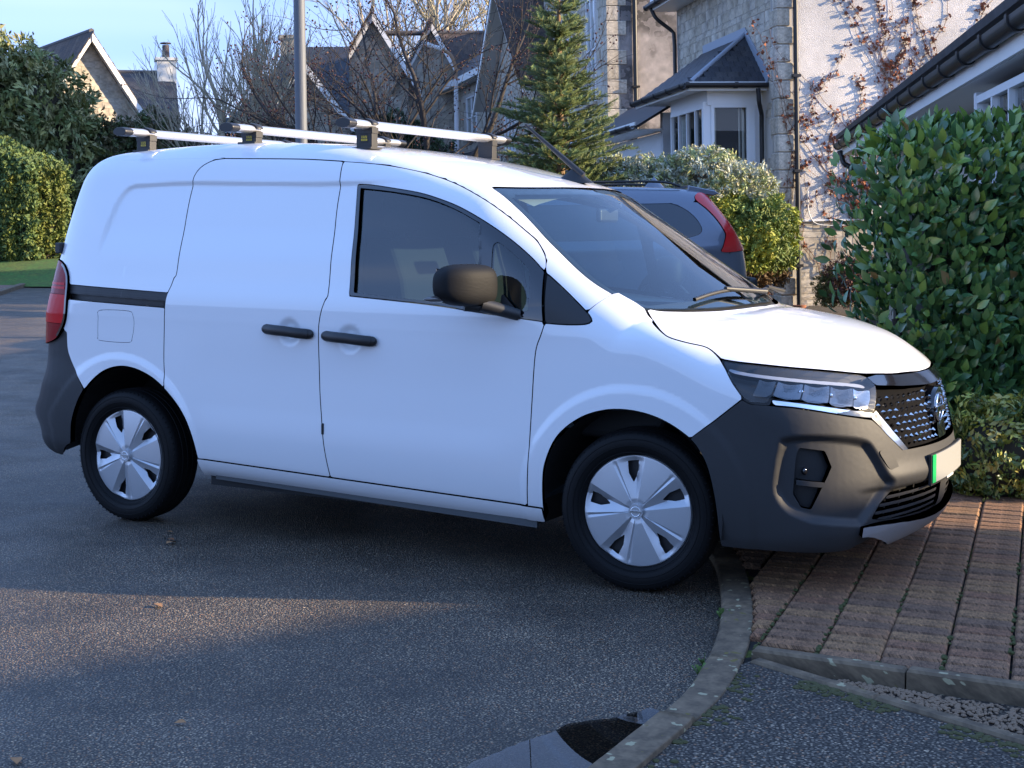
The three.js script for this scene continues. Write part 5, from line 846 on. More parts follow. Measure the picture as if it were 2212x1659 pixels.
{ // ---- fourth house: long slate roof, stone wall with a small window, lean-to
  const h = houseAt('house', 'long stone house with dark slate roof, small white window and slate lean-to', -.30, gy(0) - .05, 51, 0, 'house'); h.rotation.y = YAW + .25; reseed(501);
  const Wd = 11, E = 7.5;
  part('front_wall', [slab([V(0, 0, -Wd), V(0, 0, 0), V(0, E, 0), V(0, E, -Wd)], .3), slab([V(0, 0, 0), V(6, 0, 0), V(6, E, 0), V(3, E + 2.6, 0), V(0, E, 0)], .3)], mortarM, h);
  const list = []; stones(V(0, 3, -Wd), Z, NX, Wd, 4.5, inHoles([[5.3, 7.2, 2.1 - .2, 3.75]]), list, { course: [.2, .3, .3], len: [.38, .8], proud: .05 }); pieces(h, 'stone', list, stoneM, stoneC, 150, (a) => -a.cy);
  windowOn(h, V(-.02, 5.0, -Wd + 5.4), Z, NX, 1.7, 1.65, 2, 2, { curtain: true });
  const up = V(3.6, 3.0, 0), sl = []; slates(V(-.5, E - .1, -Wd - .2), Z, up, Wd + .4, up.length(), sl, { sw: .42, sh: .34, t: .02 });
  part('roof', [slab([V(-.5, E - .16, -Wd - .3), V(-.5, E - .16, .3), V(3.1, E + 2.84, .3), V(3.1, E + 2.84, -Wd - .3)], .08), slab([V(3.1, E + 2.84, -Wd - .3), V(3.1, E + 2.84, .3), V(6.7, E - .16, .3), V(6.7, E - .16, -Wd - .3)], .08)], slateM[1], h);
  pieces(h, 'slate', sl, slateM, slateC, 200, (a) => -a.cx); part('eaves_board', box(.04, .26, Wd + .4, -.5, E - .22, -Wd / 2), fascia, h); part('eaves_soffit', box(.5, .03, Wd, -.25, E - .34, -Wd / 2), soffitM, h);
  const u2 = V(2.2, 1.5, 0), s2 = []; slates(V(-2.2, 2.95, -Wd), Z, u2, Wd, u2.length(), s2, { sw: .42, sh: .34, t: .02 }); pieces(h, 'lean_to_slate', s2, slateM, slateC, 80, (a) => -a.cx);
  part('lean_to', [slab([V(-2.2, 2.9, -Wd), V(-2.2, 2.9, 0), V(0, 4.4, 0), V(0, 4.4, -Wd)], .08)], slateM[2], h); part('lean_to_wall', [slab([V(-1.9, 0, -Wd), V(-1.9, 0, 0), V(-1.9, 2.95, 0), V(-1.9, 2.95, -Wd)], .2), slab([V(-1.9, 0, 0), V(0, 0, 0), V(0, 4.3, 0), V(-1.9, 3.0, 0)], .2)], stoneM[1], h);
  part('alarm_box', box(.08, .42, .26, -.06, 4.9, -Wd + 2.6, .02), std([.60, .27, .02], .5), h);
}
// gabled house facing the viewer; w wide, ridge running back
function gabled(h, { w, E, R, len, wall, stoneOn = true, cap = 120, x0 = 0, roofMs = slateM, roofCs = slateC, sw = .42, sh = .34, over = .5, zf = 0, wins = [], rname = 'slate', cap2 = 100 }) {
  part('gable_wall', [slab([V(x0, 0, zf), V(x0 + w, 0, zf), V(x0 + w, E, zf), V(x0 + w / 2, R, zf), V(x0, E, zf)], .3), slab([V(x0, 0, zf - len), V(x0, 0, zf), V(x0, E, zf), V(x0, E, zf - len)], .3), slab([V(x0 + w, 0, zf), V(x0 + w, 0, zf - len), V(x0 + w, E, zf - len), V(x0 + w, E, zf)], .3)], wall, h);
  const k = (R - E) / (w / 2), top = (x) => R - Math.abs(x - w / 2) * k - .28;
  if (stoneOn) { const l = []; stones(V(x0, 0, zf), X, Z, w, R - .1, (x, y) => y < top(x) && inHoles(wins)(x, y), l, { course: [.2, .3, .3, .24], len: [.4, .85], proud: .05, y0: Math.max(0, E - 3.5), tight: false }); pieces(h, 'stone', l, stoneM, stoneC, cap, (a) => -a.cy); }
  const ap = V(x0 + w / 2, R + .22, zf + over), dl = V(x0 - over, R + .22 - k * (w / 2 + over), zf + over), dr = V(x0 + w + over, dl.y, zf + over), bk = V(0, 0, -len - over);
  for (const d of [dl, dr]) { part('bargeboard', slab([ap.clone(), d.clone(), d.clone().add(V(0, -.36, 0)), ap.clone().add(V(0, -.36, 0))], .05), fascia, h); part('verge_soffit', slab([ap.clone().add(V(0, -.12, 0)), d.clone().add(V(0, -.12, 0)), V(d.x, d.y - .12, zf), V(ap.x, ap.y - .12, zf)], .03), soffitM, h); }
  part('roof', [slab([dl, ap, ap.clone().add(bk), dl.clone().add(bk)], .08), slab([ap, dr, dr.clone().add(bk), ap.clone().add(bk)], .08)], roofMs[1], h);
  const l = [], uL = ap.clone().sub(dl).setZ(0), uR = ap.clone().sub(dr).setZ(0); slates(dl.clone().add(bk).add(V(0, .03, 0)), Z, uL, len + 2 * over, uL.length(), l, { sw, sh, t: .02 }); slates(dr.clone().add(V(0, .03, 0)), NZ, uR, len + 2 * over, uR.length(), l, { sw, sh, t: .02 }); pieces(h, rname, l, roofMs, roofCs, cap2, (a) => -a.m.elements[14]);
  part('ridge', bar(ap.clone().add(V(0, .05, 0)), ap.clone().add(bk).add(V(0, .05, 0)), .11), ridgeM, h);
}
{ const h = houseAt('house', 'stone house with twin white gables and brown roof beyond the crab apple tree', -7.0, gy(-5) - .05, 58, 0, 'house'); h.rotation.y = YAW + .12; reseed(601);
  gabled(h, { w: 2.9, E: 7.6, R: 10.0, len: 6, wall: mortarM, cap: 120, cap2: 60, roofMs: tileM, roofCs: tileC, rname: 'roof_tile' }); gabled(h, { x0: 2.7, w: 2.3, E: 7.6, R: 9.7, len: 6, zf: -.6, wall: mortarM, cap: 60, cap2: 60, roofMs: tileM, roofCs: tileC, rname: 'roof_tile' });
  part('main_wall', slab([V(4.9, 0, -1.2), V(9.5, 0, -1.2), V(9.5, 7.6, -1.2), V(4.9, 7.6, -1.2)], .3), stoneM[0], h);
  const p = V(1, 7.3, -.6), up = V(0, 2.6, -3.2), l = []; slates(V(4.4, 7.3, -.7), X, up, 5.6, up.length(), l, { sw: .4, sh: .34, t: .025 }); pieces(h, 'roof_tile', l, tileM, tileC, 100); part('main_roof', slab([V(4.4, 7.25, -.7), V(10, 7.25, -.7), V(10, 9.85, -3.9), V(4.4, 9.85, -3.9)], .1), tileM[1], h); part('ridge', bar([2, 9.95, -3.9], [10, 9.95, -3.9], .12), ridgeM, h);
  part('chimney_pot', [cyl(.16, .20, .9, 12, 8.9, 10.4, -4)], std([.20, .10, .06], .9), h); windowOn(h, V(6.2, 4.2, -1.18), X, Z, 1.3, 1.5, 2, 2); }
{ const h = houseAt('house', 'stone house with white barge boards and a short stone chimney behind the lamp post', -9.3, gy(-9) - .05, 52, 0, 'house'); h.rotation.y = YAW + .1; reseed(701);
  gabled(h, { w: 3.6, E: 4.9, R: 7.3, len: 5, wall: mortarM, cap: 160, cap2: 80 });
  part('chimney', [box(.55, 1.6, .55, 1.0, 8.1, -4.2), box(.68, .14, .68, 1.0, 8.95, -4.2)], stoneM[2], h); const l = [], up = V(0, 3.2, -3.0), uh = up.length(); slates(V(-1.2, 5.3, -1.2), X, up, 4.6, uh, l, { sw: .4, sh: .34, t: .02, inside: (x, y) => x > 2.3 * y / uh }); pieces(h, 'slate', l, slateM, slateC, 80); part('main_roof', slab([V(-1.2, 5.25, -1.2), V(3.4, 5.25, -1.2), V(3.4, 8.45, -4.2), V(1.1, 8.45, -4.2)], .1), slateM[1], h); part('main_wall', slab([V(-.9, 0, -1.6), V(3.4, 0, -1.6), V(3.4, 5.4, -1.6), V(-.9, 5.4, -1.6)], .3), stoneM[1], h); part('side_eaves', box(.8, .25, .05, -1.1, 5.0, -1.0), fascia, h); }
{ const h = houseAt('house', 'house with sunlit buff gable and dark brown roof above the tall hedge', -18.7, gy(-17) - .05, 56, 0, 'house'); h.rotation.y = YAW + .62; reseed(801);
  gabled(h, { w: 4.4, E: 5.7, R: 9.0, len: 7, wall: stoneM[1], cap: 120, cap2: 60, roofMs: tileM, roofCs: tileC, rname: 'roof_tile' }); }
{ const h = houseAt('house', 'house with dark slate roof, white rendered gable end and square chimney', -21.4, gy(-18) - .05, 70, 0, 'house'); h.rotation.y = YAW + .30; reseed(901);
  part('wall', [slab([V(0, 0, 0), V(5, 0, 0), V(5, 6.6, 0), V(0, 6.6, 0)], .3), slab([V(5, 0, 0), V(5, 0, -5), V(5, 6.6, -5), V(5, 9.4, -2.5), V(5, 6.6, 0)], .3)], std([.72, .70, .66], .9), h);
  const up = V(0, 2.9, -2.9), l = []; slates(V(-.5, 6.5, .35), X, up, 5.5, up.length(), l, { sw: .4, sh: .3, t: .02 }); pieces(h, 'slate', l, slateM, slateC, 150); part('roof', [slab([V(-.5, 6.45, .35), V(5.05, 6.45, .35), V(5.05, 9.4, -2.6), V(-.5, 9.4, -2.6)], .1), slab([V(5.05, 6.45, -5.4), V(-.5, 6.45, -5.4), V(-.5, 9.4, -2.6), V(5.05, 9.4, -2.6)], .1)], slateM[1], h); part('ridge', bar([-.5, 9.45, -2.6], [5, 9.45, -2.6], .12), ridgeM, h);
  part('chimney', [box(.95, 2.2, .9, 4.6, 9.0, -2.5), box(1.15, .14, 1.1, 4.6, 10.1, -2.5)], std([.60, .59, .54], .95), h); part('chimney_pot', [cyl(.17, .2, .7, 12, 4.6, 10.5, -2.5), cyl(.28, .28, .05, 12, 4.6, 10.95, -2.5)], std([.10, .07, .06], .8), h); }
{ // ---- low wing at the right with a long black gutter and white windows, behind the laurel
  const h = houseAt('house', 'single-storey wing with long black gutter and white casement windows behind the laurel hedge', 5.05, gy(5), 21.6, 0, 'house'); const ang = Math.atan2(2.07, 13.75); h.rotation.y = YAW - ang; reseed(1001);
  // local z grows towards the viewer along the eave (13.9 m), x to the right; walls start half a metre in from the eave
  const n = 14.2;
  part('wall', [slab([V(.55, 0, 0), V(.55, 0, n), V(.55, 2.75, n), V(.55, 2.75, 0)], .25), slab([V(5, 0, 0), V(.55, 0, 0), V(.55, 2.75, 0), V(5, 2.75, 0)], .25), slab([V(.55, 0, n), V(5, 0, n), V(5, 2.75, n), V(.55, 2.75, n)], .25)], mortarM, h);
  const l = []; stones(V(.55, 0, .2), Z, NX, 12, 2.4, () => true, l, { course: [.12, .21, .21, .15], len: [.24, .52], proud: .035 }); pieces(h, 'stone', l, stoneM, stoneC, 120, (a) => -a.cx);
  part('soffit', [slab([V(.02, 2.56, 0), V(.55, 2.56, 0), V(.55, 2.56, n), V(.02, 2.56, n)], .03), box(.03, .20, n, .0, 2.66, n / 2), box(.6, .2, .03, .3, 2.66, -.02)], fascia, h);
  part('roof', [slab([V(-.10, 2.80, -.1), V(5, 3.6, -.1), V(5, 3.6, n), V(-.10, 2.80, n)], .06)], slateM[1], h);
  gutter(h, V(-.07, 2.70, -.15), V(-.07, 2.70, n)); pipe(h, [V(-.06, 2.62, .05), V(.0, 2.42, .1), V(.42, 2.2, .2), V(.46, 2.0, .2), V(.46, 0, .2)], .04);
  windowOn(h, V(.12, .95, 11.0), Z, NX, 3.1, 1.52, 5, 1, { sill: false, curtain: false }); part('bay_side', [box(.44, 2.5, .06, .34, 1.25, 10.97), box(.44, 2.5, .06, .34, 1.25, 14.14), box(.1, 2.5, .1, .14, 1.25, 10.98)], upvc, h);
  part('bay_panel', box(.4, .95, 3.1, .33, .475, 12.55), upvc, h);
}

// ---------- plants
function inst(name, geo, m, list, parent, cols) {                     // list: { p, q, s, c }
  const o = new THREE.InstancedMesh(geo, m, list.length), M4 = new THREE.Matrix4(), sc = V(1, 1, 1);
  list.forEach((e, i) => { o.setMatrixAt(i, M4.compose(e.p, e.q, typeof e.s === 'number' ? sc.set(e.s, e.s, e.s) : e.s)); if (cols) o.setColorAt(i, e.c); });
  o.name = name; o.userData = { kind: 'stuff' }; shadow(o); parent.add(o); return o;
}
const rq = () => new THREE.Quaternion().setFromEuler(new THREE.Euler(rnd(0, 6.28), rnd(0, 6.28), rnd(0, 6.28)));
const facing = (n, spin) => new THREE.Quaternion().setFromUnitVectors(V(0, 0, 1), n.clone().normalize()).multiply(new THREE.Quaternion().setFromAxisAngle(V(0, 0, 1), spin));
function leafGeo(l, w, bend = .18, fold = .12, n = 3) {               // pointed oval leaf along +y, face +z, folded on its midrib
  const pos = [], idx = [], prof = (t) => Math.sin(Math.PI * Math.pow(t, .85)) * w / 2;
  for (let i = 0; i <= n; i++) { const t = i / n, y = t * l, z = -bend * l * t * t, x = i === 0 || i === n ? .0008 : prof(t); pos.push(-x, y, z + fold * x, 0, y, z, x, y, z + fold * x); if (i) { const a = (i - 1) * 3, b = i * 3; idx.push(a, a + 1, b, b, a + 1, b + 1, a + 1, a + 2, b + 1, b + 1, a + 2, b + 2); } }
  return geom(pos, idx);
}
function tuft(k, l, w, spread = 1, nn = 2) { const a = []; for (let i = 0; i < k; i++) { const g = leafGeo(l * rnd(.7, 1.2), w, .2, .15, nn); g.rotateX(rnd(-.2, 1.0) * spread); g.rotateY(rnd(0, 6.28)); g.rotateZ(rnd(-.5, .5) * spread); g.translate(rnd(-1, 1) * l * .5, rnd(-.5, .7) * l, rnd(-1, 1) * l * .5); a.push(g); } return mergeGeometries(a); }
const leafM = (c, rough = .55, o = {}) => phys(c, rough, { transmission: 0, ...o });
const jit = (c, a) => { const k = 1 + rnd(-a, a), w = rnd(-a, a) * .4; return rgb(Math.max(0, c[0] * (k + w)), c[1] * k, Math.max(0, c[2] * (k - w))); };
const shellM = std([.045, .038, .026], 1);
// clipped hedge over a lumpy box volume (local frame like the houses): leaves over its faces, a dark twiggy core
function boxHedge(h, [x0, x1, y0, y1, z0, z1], n, geo, m, cols, lump = .12, core = .22, slope = 0) {
  const list = [], area = [[0, (y1 - y0) * (z1 - z0)], [1, (y1 - y0) * (z1 - z0)], [2, (x1 - x0) * (z1 - z0)], [3, (x1 - x0) * (y1 - y0)]], tot = area.reduce((a, b) => a + b[1], 0);
  for (let i = 0; i < n; i++) {
    let r = rnd(0, tot), f = 0; for (const [k, a] of area) { if (r < a) { f = k; break; } r -= a; }
    const u = rnd(), v = rnd(), P = f < 2 ? V(f ? x1 : x0, y0 + (y1 - y0) * u, z0 + (z1 - z0) * v) : f === 2 ? V(x0 + (x1 - x0) * u, y1, z0 + (z1 - z0) * v) : V(x0 + (x1 - x0) * u, y0 + (y1 - y0) * v, z1);
    const nr = f === 0 ? NX : f === 1 ? X : f === 2 ? V(0, 1, 0) : Z, d = (fbm(P.x * 1.6, P.y * 1.6, P.z * 1.6, 3) - .5) * lump * 3 - Math.pow(rnd(), 2) * core;
    P.addScaledVector(nr, d).add(V(rnd(-.05, .05), rnd(-.05, .05), rnd(-.05, .05)));
    P.y *= 1 + slope * Math.min(2.2, Math.max(0, -P.x));
    list.push({ p: P, q: rq(), s: rnd(.6, 1.25), c: jit(cols[Math.floor(rnd(0, cols.length))], .25) });
  }
  const c = core * .8; part('twigs', box(x1 - x0 - 2 * c, y1 - y0 - c, z1 - z0 - 2 * c, (x0 + x1) / 2, (y0 + y1 - c) / 2, (z0 + z1) / 2), shellM, h);
  inst('foliage', geo, m, list, h, true);
}
// rounded bush: leaves through the outer shell of lumpy ellipsoids
function bush(h, lobes, n, geo, m, cols, { shell = .35, lump = .5, pick } = {}) {
  const list = [], vol = lobes.map((l) => l[3] * l[4] * l[5]), tot = vol.reduce((a, b) => a + b);
  for (let i = 0; i < n; i++) {
    let r = rnd(0, tot), k = 0; while (r > vol[k]) r -= vol[k++]; const [cx, cy, cz, rx, ry, rz] = lobes[k];
    const th = rnd(0, 6.283), z = rnd(-.75, 1), s = Math.sqrt(1 - z * z), d = V(s * Math.cos(th), z, s * Math.sin(th)), lm = 1 + (fbm(d.x * 2.2 + k * 9, d.y * 2.2, d.z * 2.2, 3) - .5) * lump, rr = lm * (1 - shell * Math.pow(rnd(), 1.6));
    const P = V(cx + d.x * rx * rr, cy + d.y * ry * rr, cz + d.z * rz * rr); if (P.y < .02) continue;
    list.push({ p: P, q: rq(), s: rnd(.6, 1.3), c: jit(pick ? pick(P, d) : cols[Math.floor(rnd(0, cols.length))], .28) });
  }
  for (const [cx, cy, cz, rx, ry, rz] of lobes) { const g = new THREE.IcosahedronGeometry(1, 2); g.scale(rx * (1 - shell) * .92, ry * (1 - shell) * .92, rz * (1 - shell) * .92); g.translate(cx, cy, cz); part('twigs', g, shellM, h); }
  inst('foliage', geo, m, list, h, true); return list;
}
const plantAt = (name, label, L, D, category, group, Y) => houseAt(name, label, L, Y ?? gy(L), D, 0, category, group);
const white = [1, 1, 1];
{ // laurel hedge: large glossy leaves, the biggest ones single parts
  reseed(1101); const h = plantAt('laurel_hedge', 'tall glossy dark green laurel hedge with large leaves beside the van bonnet', 2.0, 8.2, 'hedge');
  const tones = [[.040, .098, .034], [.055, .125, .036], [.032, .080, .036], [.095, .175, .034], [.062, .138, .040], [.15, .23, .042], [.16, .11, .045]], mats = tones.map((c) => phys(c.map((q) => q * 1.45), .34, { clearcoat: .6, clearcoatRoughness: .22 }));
  const geos = [leafGeo(.088, .046, .16, .22, 4), leafGeo(.075, .042, .3, .3, 4), leafGeo(.102, .050, .1, .16, 4), leafGeo(.060, .034, .35, .25, 4)], items = [];
  // volume: x 0..3.2, y .35..2.05, z (towards viewer) +.35..-1.0, rounded shoulders
  const S = (x, y, z) => { const dx = Math.max(.28 - x, 0) / .28, dy = Math.max(y - 1.72, 0) / .34, dz = Math.max(z - .05, 0) / .32, lo = Math.max(.62 - y, 0) / .42; return Math.hypot(dx, dy, dz, lo * .8); };
  for (let i = 0; i < 90000 && items.length < 16000; i++) {
    const x = rnd(-.06, 3.0), y = rnd(.22, 2.14), z = hash3(i, 3, 1) < .72 ? rnd(.02, .42) : rnd(-.75, .42); const d = S(x, y, z) + (fbm(x * 3, y * 3, z * 3, 3) - .5) * .75; if (d > 1.04 || d < .30) continue;
    const e = .03, n = V(S(x + e, y, z) - S(x - e, y, z), S(x, y + e, z) - S(x, y - e, z), S(x, y, z + e) - S(x, y, z - e)); if (n.length() < 1e-5) n.set(0, 0, 1); n.normalize();
    const up = V(rnd(-.6, .6), rnd(.1, 1), rnd(-.2, .5)), f = n.clone().multiplyScalar(1.1).add(V(rnd(-.8, .8), rnd(-.3, .9), rnd(-.4, .6))).normalize();
    const ax = up.addScaledVector(n, .5).normalize(), bx = ax.clone().cross(f).normalize(), fz = bx.clone().cross(ax).normalize();
    const top = y > 1.72 || hash3(i, 1, 2) > .93; items.push({ m: new THREE.Matrix4().makeBasis(bx, ax, fz).scale(V(1, 1, 1).multiplyScalar(rnd(.75, 1.2))).setPosition(x, y, z), g: geos[Math.floor(rnd(0, 4))], k: top && rnd() < .55 ? (rnd() < .5 ? 5 : 3) : rnd() < .012 ? 6 : [0, 0, 1, 1, 2, 4, 3][Math.floor(rnd(0, 7))], d: d - z * .6 - x * .02 });  // paler tones gathered along the top paint sunlight into the leaves
  }
  items.sort((a, b) => b.d - a.d);
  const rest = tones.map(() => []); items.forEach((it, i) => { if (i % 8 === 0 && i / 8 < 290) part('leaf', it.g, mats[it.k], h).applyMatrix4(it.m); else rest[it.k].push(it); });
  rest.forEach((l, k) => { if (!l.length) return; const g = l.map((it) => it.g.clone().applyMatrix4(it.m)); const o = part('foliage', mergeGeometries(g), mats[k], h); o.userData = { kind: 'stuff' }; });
  const core = new THREE.BoxGeometry(2.7, 1.28, .7, 6, 6, 4); core.translate(1.75, 1.05, -.42); part('core', core, shellM, h);
  const sh = []; for (let k = 0; k < 40; k++) { const x = rnd(.15, 3), y = rnd(.5, 1.5); sh.push(tube([[x, y, -.1], [x + rnd(-.05, .05), y + .25, .12], [x + rnd(-.1, .1), y + .45, .24]], .004, 6, 4)); } part('stem', sh, std([.10, .13, .03], .8), h); h.children[h.children.length - 1].userData = { kind: 'stuff' };
  for (let k = 0; k < 6; k++) part('trunk', tube([[.3 + k * .5, 0, -.2], [.33 + k * .5, .4, -.18], [.28 + k * .5, .9, -.25]], .03, 6, 6), std([.06, .05, .04], .9), h);
}
{ // variegated euonymus in front of it
  reseed(1201); const h = plantAt('euonymus_shrub', 'low yellow and green variegated shrub at the foot of the laurel', 2.62, 7.55, 'shrub');
  const g1 = tuft(7, .040, .020, 1, 2), m = phys(white, .45, { clearcoat: .2 });
  bush(h, [[-.02, .20, 0, .36, .36, .32], [.42, .22, -.05, .45, .40, .36], [1.0, .2, 0, .5, .36, .36]], 3600, g1, m, [[.33, .32, .055], [.26, .28, .045], [.07, .12, .025], [.38, .36, .10], [.10, .15, .03]], { shell: .3, lump: .5 });
}
const bedM = soilM;
{ // planting bed under the hedge and in front of the houses, rising gently to the wall
  const P = [[3.35, -2.50], [7.5, -2.50], [9, -6], [6.5, -22], [-4, -24], [-1.5, -14], [1.6, -6.4], [3.0, -3.2]];
  lay(structure('planting_bed', sheet(P, .075), bedM)); reseed(1301);
  const lit = []; for (let k = 0; k < 1500; k++) { const x = rnd(3.2, 5.5), z = rnd(-3.2, -2.45), g = new THREE.PlaneGeometry(rnd(.015, .04), rnd(.012, .03)); g.rotateX(-Math.PI / 2 + rnd(-.5, .5)); g.rotateY(rnd(0, 6)); g.translate(x, .085, z); lit.push(g); }
  const o = lay(part(numbered('leaf_litter'), lit, std([.13, .075, .04], 1), scene)); o.userData = { kind: 'stuff', label: 'brown leaf litter under the variegated shrub', category: 'leaf litter' };
}
const sprig = (() => { reseed(3); return tuft(9, .05, .02, 1, 2); })(), sprigS = (() => { reseed(4); return tuft(10, .035, .016, 1.1, 2); })();
const foliM = std(white, .7);
{ // rounded garden shrub behind the SUV
  reseed(1401); const h = plantAt('garden_shrub', 'rounded shrub with silvery grey-green top and flank tinted yellow-green as if sunlit in front of the bay', 2.78, 22.9, 'shrub', null, .1);
  bush(h, [[-.65, 1.42, 0, 1.08, 1.0, .9], [.37, 1.58, .1, 1.12, .9, .9], [.82, 1.0, .2, .92, 1.05, .85], [.0, .85, .3, 1.38, .95, .8]], 15000, (() => { reseed(6); return tuft(10, .075, .026, 1.1, 2); })(), foliM, null, { shell: .3, lump: .6, pick: (P, d) => { const v = noise3(P.x * 2, P.y * 2, P.z * 2); if (P.y > 1.55 + v * .5) return rnd() < .6 ? [.42, .44, .34] : [.30, .33, .14]; if (P.y < .55) return [.16, .10, .045]; return v > .40 ? [.33, .36, .06] : [.17, .23, .06]; } });  // bright yellow-green leaves carry the flank's sunlight in their colour
}
for (const [L, D, s, label, c] of [[3.95, 23.6, .5, 'small russet barberry bush by the downpipe', [.14, .06, .03]], [5.15, 22.6, .5, 'small olive bush beside the laurel', [.13, .12, .035]], [5.42, 22.4, .7, 'purple-brown barberry bush at the edge of the laurel', [.10, .045, .035]]]) { reseed(1450 + L * 10); const h = plantAt('small_shrub', label, L, D, 'shrub', null, .05); bush(h, [[0, s * .5, 0, s * .7, s * .75, s * .6]], 1300, sprigS, foliM, [c, c.map((q) => q * 1.5)], { shell: .6, lump: .8 }); }
{ // clipped hedges on the far left: a tall one with a corner return, and the loose shrubs above
  reseed(1501); const g = (() => { reseed(8); return tuft(12, .11, .05, 1.2, 2); })(), dark = [[.075, .125, .034], [.095, .145, .036], [.12, .16, .036]];
  const h = plantAt('clipped_hedge', 'tall clipped hedge with a squared end tinted as if sunlit beside the lawn', -11.75, 36.3, 'hedge', null, .82); h.rotation.y = YAW - .10;
  boxHedge(h, [-9, -.55, 0, 2.25, -2.4, 0], 9000, g, foliM, dark, .10, .2, .20);
  const end = new THREE.Group(); end.name = 'hedge_end'; end.position.set(-.5, 0, -.55); end.rotation.y = .70; h.add(end); boxHedge(end, [-.9, .55, 0, 2.3, -1.4, .1], 2600, g, foliM, [[.15, .17, .028], [.11, .14, .024]], .10, .2);  // end leaves paler and yellower than the rest: sunlight painted into their colour
  const h2 = plantAt('clipped_hedge', 'long clipped hedge running back behind the van', -12.3, 43.5, 'hedge', null, .7); h2.rotation.y = YAW - .05; reseed(1502);
  boxHedge(h2, [.3, 4.5, 0, 2.6, -3, 0], 4500, g, foliM, dark, .12, .2);
  const tall = (name, label, L, D, lobes, n, cols, geo) => { const t = plantAt(name, label, L, D, 'shrub', null, .2); bush(t, lobes, n, geo, foliM, cols, { shell: .4, lump: .7 }); return t; };
  reseed(1510); const big = (() => { reseed(9); return tuft(10, .26, .085, .9, 2); })(), mid = (() => { reseed(10); return tuft(12, .16, .06, 1, 2); })(); reseed(1511);
  const t1 = tall('evergreen_tree', 'tall loose evergreen with pale-backed leaves above the clipped hedge', -15.8, 46, [[-1.2, 5.2, 0, 2.0, 3.0, 1.8], [.7, 4.8, .2, 1.7, 2.4, 1.6], [1.3, 3.4, .3, 1.5, 2.2, 1.5], [-2.2, 3.4, .4, 2, 2.6, 1.5]], 4200, [[.16, .18, .055], [.22, .23, .08], [.11, .14, .04], [.30, .30, .14]], big); t1.userData.category = 'tree';
  part('trunk', tube([[0, 0, 0], [.1, 1.5, 0], [.0, 4, .1]], .14, 8, 8), std([.09, .07, .05], .9), t1);
  tall('bramble_bank', 'dark tangled shrubs between the evergreen and the houses', -13.3, 47, [[0, 2.6, 0, 1.7, 2.5, 1.5], [1.6, 2.8, 0, 1.6, 2.3, 1.5], [2.9, 2.4, .2, 1.5, 2.0, 1.4]], 6500, [[.075, .085, .034], [.11, .095, .045], [.08, .11, .034]], mid);
  tall('ivy_shrub', 'bright green ivy-leaved shrub below the white gable', -10.9, 46, [[0, 2.4, 0, .8, 1.6, .9], [.8, 1.9, .2, .8, 1.4, .9]], 2400, [[.10, .17, .022], [.07, .13, .02], [.14, .20, .03]], mid);
  tall('brown_shrub', 'brownish shrub behind the rear roof bar', -9.3, 44, [[0, 1.8, 0, 1.3, 1.6, 1], [1.6, 1.6, 0, 1.4, 1.5, 1]], 2400, [[.13, .09, .04], [.10, .085, .035], [.08, .10, .03]], mid);
  tall('dark_conifer', 'dark green conifer bush behind the bare tree', -8.7, 49, [[0, 2.6, 0, 1.5, 2.9, 1.3], [1.2, 2.3, 0, 1.4, 2.3, 1.3]], 4200, [[.016, .032, .018], [.026, .045, .022]], mid);
  reseed(1520); tall('low_hedge', 'low green hedge seen beneath the middle roof bar', -6.4, 42, [[-1.0, 1.7, 0, 1.6, 1.6, 1], [1.4, 1.8, 0, 1.8, 1.7, 1], [3.6, 1.7, 0, 1.6, 1.6, 1]], 4500, [[.06, .10, .022], [.09, .13, .03], [.04, .07, .02]], mid);
  reseed(1530); tall('ivy_clump', 'dark ivy clump at the base of the crab apple branches', -2.0, 27, [[-.3, 2.4, 0, .7, 1.1, .6], [.4, 2.1, 0, .7, 1.0, .6], [0, 1.2, 0, 1.0, 1.3, .8]], 2600, [[.022, .045, .018], [.035, .06, .022]], (() => { reseed(12); return tuft(10, .09, .05, 1, 2); })());
  { const rows = [[33.2, .26], [34.6, .48], [36.2, .78], [38, .9], [44, .95]], pos = [], idx = [], uv = []; rows.forEach(([D, Y], r) => { for (let k = 0; k <= 12; k++) { const L = -30 + k * 1.85, p = st(L, Y + .012 * (-12 - L), D + (L + 12) * -.25); pos.push(p.x, p.y, p.z); uv.push(L, D); if (r && k) { const a = (r - 1) * 13 + k - 1, b = r * 13 + k - 1; idx.push(a, b, a + 1, b, b + 1, a + 1); } } }); structure('lawn', geom(pos, idx, null, uv), grassM); }
}
